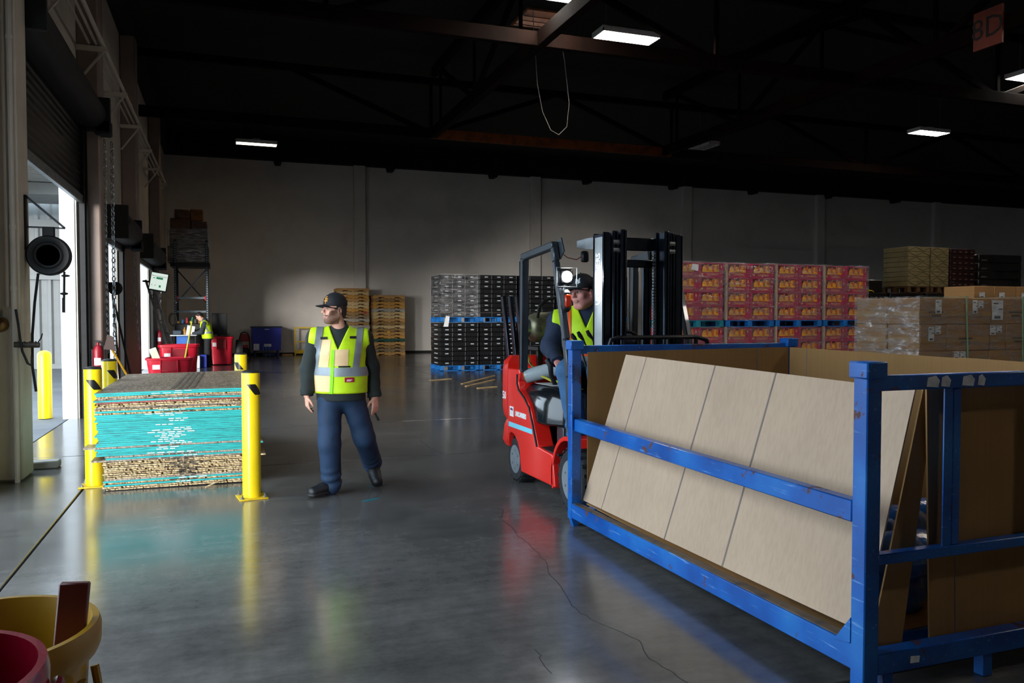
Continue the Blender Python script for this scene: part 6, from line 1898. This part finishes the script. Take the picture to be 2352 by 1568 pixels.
# wall monitor
SCREEN, t, b = nt('monitor_screen')
b.inputs['Base Color'].default_value = (.02, .02, .02, 1)
b.inputs['Emission Color'].default_value = (*srgb('#dff0e4'), 1); b.inputs['Emission Strength'].default_value = .75
mo = thing('wall_monitor', 'wall monitor showing a pale green chart beside the third door', 'monitor', (-1.40, 19.6, 2.28), radians(-6))
Tm = Matrix.Rotation(radians(10), 4, 'Y')
q = MB(); q.box(-.19, .19, 0, .05, -.21, .21, 0, .008, T=Matrix.Shear('XY', 4, (0, 0)) if False else Tm); q.build('housing', BLACKMETAL, mo)
q = MB(); q.box(-.172, .172, -.004, .0, -.18, .195, T=Tm); sc_ = q.build('screen', SCREEN, mo)
GRN = EM('chart_green', '#2f8a5c', .5); INK = EM('chart_ink', '#20302a', .2); REDI = EM('chart_red', '#8a2a22', .4)
for (x0, x1, z0, z1, mm) in ((-.15, .15, .12, .127, INK), (-.06, .08, .06, .105, GRN), (-.13, -.08, .07, .085, GRN), (.02, .06, -.12, -.07, GRN), (-.14, -.125, -.09, -.075, REDI), (-.155, -.14, .13, .145, REDI), (-.07, -.05, -.09, -.075, GRN)):
    q = MB(); q.box(x0, x1, -.006, -.0042, z0, z1, T=Tm); q.build('chart_mark', mm, sc_)
q = MB(); q.tube([(-.1, .05, 0), (-.35, .1, .02)], .02, 8); q.build('arm', BLACKMETAL, mo)
q = MB(); q.tube([(-1.3, 19.62, 2.08), (-1.25, 20, 1.95), (-1.2, 23, 1.88), (-1.44, 26.8, 1.9)], .008, 6); tag(q.build('cable', M('grey_cable', '#8f8f8c')), 'pale cable sagging from the wall monitor to the rack', 'cable')
# leaning aluminium poles / ladder by the third door
ld = thing('leaning_ladder', 'aluminium ladder leaning on the wall beside the third door', 'ladder', (0, 0, 0))
for dx in (0, .28):
    q = MB(); q.bar((-1.05 + dx * .35, 20.2 + dx, 0), (-1.72 + dx * .3, 20.2 + dx, 2.35), .05, .03, up=(0, 1, 0)); q.build('rail', GALV, ld)
for k in range(7):
    u = .1 + k * .125; x = -1.05 + (-.67) * u; q = MB(); q.tube([(x, 20.2, 2.35 * u), (x + .09, 20.48, 2.35 * u)], .013, 6); q.build('rung', GALV, ld)
# brooms leaning by the pilaster
DKW = M('dark_handle_wood', '#3b241a', .6, var=.2)
for i, (p0, p1, lb) in enumerate((((-1.55, 13.98, 0.02), (-1.70, 14.25, 1.86), 'broom with black bristles up, leaning by the second door'), ((-1.35, 14.2, .02), (-1.69, 14.28, 1.8), 'thin black pole leaning beside the broom'))):
    q = MB(); q.tube([p0, p1], .016, 8); o = q.build('broom' if i == 0 else 'pole', DKW if i == 0 else BLACKMETAL); tag(o, lb, 'broom' if i == 0 else 'pole')
    if i == 0:
        q = MB(); q.ell((p1[0] + .04, p1[1], p1[2] + .10), (.11, .07, .11), 14, 8); q.box(p1[0] - .08, p1[0] + .10, p1[1] - .03, p1[1] + .03, p1[2] + .12, p1[2] + .2, 0, .02); q.build('bristles', M('black_bristle', '#0d0d0f', .9, bmp=.8, bscale=120), o)
q = MB(); q.tube([(-1.18, 13.85, .02), (-1.66, 13.3, 1.12)], .017, 8); o = tag(q.build('squeegee', M('ochre_handle', '#b98a1e', .5)), 'ochre squeegee handle leaning against the near pilaster', 'squeegee')
q = MB(); q.prism([(-1.72, 1.02), (-1.56, 1.0), (-1.58, 1.2), (-1.66, 1.24)], 13.28, 13.31, 'y'); q.build('blade', DKW, o)
def extinguisher(x, y, label):
    e = thing('fire_extinguisher', label, 'fire extinguisher', (x, y, .62))
    q = MB(); q.lathe([(.06, 0), (.072, .02), (.072, .38), (.05, .44), (.02, .46), (.02, .5)], 18); q.build('cylinder', DKRED, e)
    q = MB(); q.box(-.05, .03, -.015, .015, .5, .53, 0, .004); q.build('valve', BLACKMETAL, e)
    q = MB(); q.tube([(.03, 0, .5), (.085, 0, .44), (.09, 0, .2), (.085, 0, .1)], .01, 6); q.build('hose', BLK_RUB, e)
    q = MB(); v = []; f = []
    for k in range(7):
        a = -pi / 2 + (k - 3) * .22; v += [(.0735 * cos(a), .0735 * sin(a), .16), (.0735 * cos(a), .0735 * sin(a), .27)]
    q.add(v, [(2 * k, 2 * k + 2, 2 * k + 3, 2 * k + 1) for k in range(6)]); q.build('paper_label', LABELW, e)
    q = MB(); q.box(-.09, -.07, -.02, .08, .05, .4); q.build('wall_hook', BLACKMETAL, e)
extinguisher(-1.80, 13.34, 'red fire extinguisher hanging on the near pilaster')
extinguisher(-1.80, 25.2, 'red fire extinguisher hanging beyond the third door')

# ------------------------------------------------------------------ hose reel on the near pilaster
REELB = M('reel_black', '#090a0b', .6, .0, var=.15)
re_ = thing('hose_reel', 'round black hose reel hanging on a bracket from the nearest pilaster', 'hose reel', (-1.565, 8.62, 2.09))
T = Matrix.Rotation(pi / 2, 4, 'X')
q = MB(); q.lathe([(.0, .02), (.10, .022), (.13, .05), (.175, .055), (.188, .04), (.19, -.03), (.17, -.06), (.05, -.06), (0, -.06)], 36, T=T); q.build('drum', REELB, re_)
q = MB(); q.lathe([(.10, .05), (.118, .062), (.13, .05)], 30, T=T); q.build('ring', M('reel_dark', '#141618', .5), re_)
q = MB(); q.box(-.05, .05, -.03, .03, .17, .27, 0, .006); q.build('mount', REELB, re_)
q = MB(); q.bar((-.19, 0, .56), (.135, 0, .265), .02, .02); q.bar((-.19, 0, .265), (.14, 0, .262), .02, .014); q.box(-.195, -.18, -.04, .04, .05, .56); q.build('bracket', BLACKMETAL, re_)
q = MB(); q.tube([(-.09, -.02, -.17), (-.12, -.04, -.45), (-.14, -.06, -.75), (-.14, -.08, -1.05), (-.11, -.10, -1.28)], .012, 8); q.build('hose', BLK_RUB, re_)
q = MB(); q.tube([(.13, -.03, -.15), (.125, -.03, -.35), (.12, -.03, -.52)], .011, 8); q.ell((.125, -.03, -.36), (.035, .03, .014), 12, 8); q.ell((.14, -.03, -.19), (.04, .02, .012), 12, 6); q.cyl((.12, -.03, -.40), (.118, -.03, -.54), .014, n=8); q.build('air_nozzle', BLK_RUB, re_)
sp = thing('wire_spool', 'dark spool peg with a thin hook sticking out of the nearest pilaster', 'spool', (-1.80, 8.31, 1.258))
q = MB(); q.tube([(0, 0, 0), (.20, 0, -.005)], .026, 14)
for k in range(4): q.cyl((.03 + k * .045, 0, 0), (.04 + k * .045, 0, 0), .031, n=14)
q.build('core', M('spool_brown', '#3a322a', .6), sp)
q = MB(); q.tube([(.19, 0, .02), (.215, 0, .06), (.225, 0, .10)], .006, 6); q.build('hook', BLACKMETAL, sp)
q = MB(); q.tube([(.02, -.012, .32), (.04, -.02, .18), (.055, -.035, .05), (.07, -.035, -.06), (.11, -.03, -.17), (.135, -.02, -.19), (.14, 0, -.10)], .011, 8); q.build('wire', BLK_RUB, sp)
gb = thing('metal_bell', 'dull brass bell housing on the nearest pilaster at the left edge', 'bell', (-1.915, 8.35, 1.44))
q = MB(); q.lathe([(0, .07), (.03, .065), (.055, .045), (.068, .015), (.07, 0), (.0, -.005)], 24, T=Matrix.Rotation(pi / 2, 4, 'X')); q.build('dome', M('dull_brass', '#8a7048', .35, .8, var=.2), gb)
q = MB(); q.box(-.02, .02, -.03, .0, .06, .13); q.build('bracket', GALV, gb)
# kerb block at foot of the pilaster
q = MB(); q.box(-1.95, -1.58, 8.95, 9.12, 0, .075, 0, .012); tag(q.build('kerb_block', M('pale_kerb', '#a6a29c', .7)), 'low pale kerb block at the foot of the nearest pilaster', 'kerb')

# ------------------------------------------------------------------ cans at the lower left
YCAN = M('yellow_can_plastic', '#98720a', .38, var=.06, scale=4)
yc = thing('yellow_can', 'round yellow rubbish can with a wide rim at the lower left', 'bin', (-.615, 2.42, 0))
q = MB(); q.lathe([(.215, 0), (.22, .02), (.252, .58), (.255, .60), (.275, .605), (.283, .625), (.285, .67), (.278, .69), (.262, .69), (.256, .66), (.245, .60), (.21, .03), (0, .03)], 48); q.build('body', YCAN, yc)
for a in (-10, 170):
    q = MB(); c, s = cos(radians(a)), sin(radians(a)); q.tube([(c * .262 + s * .05, s * .262 - c * .05, .56), (c * .275 + s * .04, s * .275 - c * .04, .50), (c * .275 - s * .04, s * .275 + c * .04, .50), (c * .262 - s * .05, s * .262 + c * .05, .56)], .012, 8); q.build('handle', YCAN, yc)
q = MB(); q.bar((-.455, 2.36, .06), (-.395, 2.44, .79), .075, .03, up=(0, 1, 0), ch=.004); tag(q.build('red_stick', M('dark_red_wood', '#5a1216', .5, var=.15)), 'dark red flat stick standing in the yellow can', 'stick')
rc = thing('red_can', 'shiny red can with a recessed handle at the lower left corner', 'bin', (-.575, 1.71, 0))
q = MB(); q.lathe([(.19, 0), (.2, .02), (.235, .66), (.245, .67), (.25, .84), (.245, .86), (.23, .86), (.225, .70), (.19, .04), (0, .04)], 48); q.build('body', M('shiny_red_plastic', '#8c0a26', .22, var=.05, coat=.4), rc)
q = MB()
v = []; f = []
for i in range(9):
    a = radians(-38 + i * 6)
    for z in (.70, .80): v.append((.252 * cos(a), .252 * sin(a), z))
q.add(v, [(2 * i, 2 * i + 2, 2 * i + 3, 2 * i + 1) for i in range(8)]); q.tube([(.262 * cos(radians(a)), .262 * sin(radians(a)), .805) for a in range(-40, 13, 6)], .012, 8); q.build('handle', M('shiny_red_grip', '#8a0a28', .25, coat=.3), rc)

# ------------------------------------------------------------------ bits on the floor
for i, (a, b_) in enumerate((((4.93, 17.0), (6.4, 19.1)), ((4.85, 16.4), (6.0, 17.9)), ((4.95, 15.9), (5.45, 16.12)), ((4.5, 18.2), (5.1, 18.5)))):
    q = MB(); q.bar((a[0], a[1], .008), (b_[0], b_[1], .008), .05, .014); tag(q.build('wood_lath', WOODS[1]), 'pale lath lying on the floor before the black crates, %s from the left' % nth(i + 1), 'lath', 'laths on the floor')
TP = M('teal_paint_spill', '#1d6f78', .5, var=.2)
for i, (x, y, s) in enumerate(((1.12, 6.55, .06), (1.27, 7.08, .06))):
    q = MB(); rr_ = random.Random(i)
    pts = [(s * (1 + .5 * rr_.random()) * cos(a) * 1.3, s * .35 * (1 + .6 * rr_.random()) * sin(a)) for a in [k * 2 * pi / 14 for k in range(14)]]
    q.prism(pts, .0004, .0012, 'z'); tag(q.build('paint_mark', TP, None, (x, y, 0), .5), 'teal paint scrape on the floor by the walking man, %s' % ('nearer', 'by his rear boot')[i], 'paint mark')
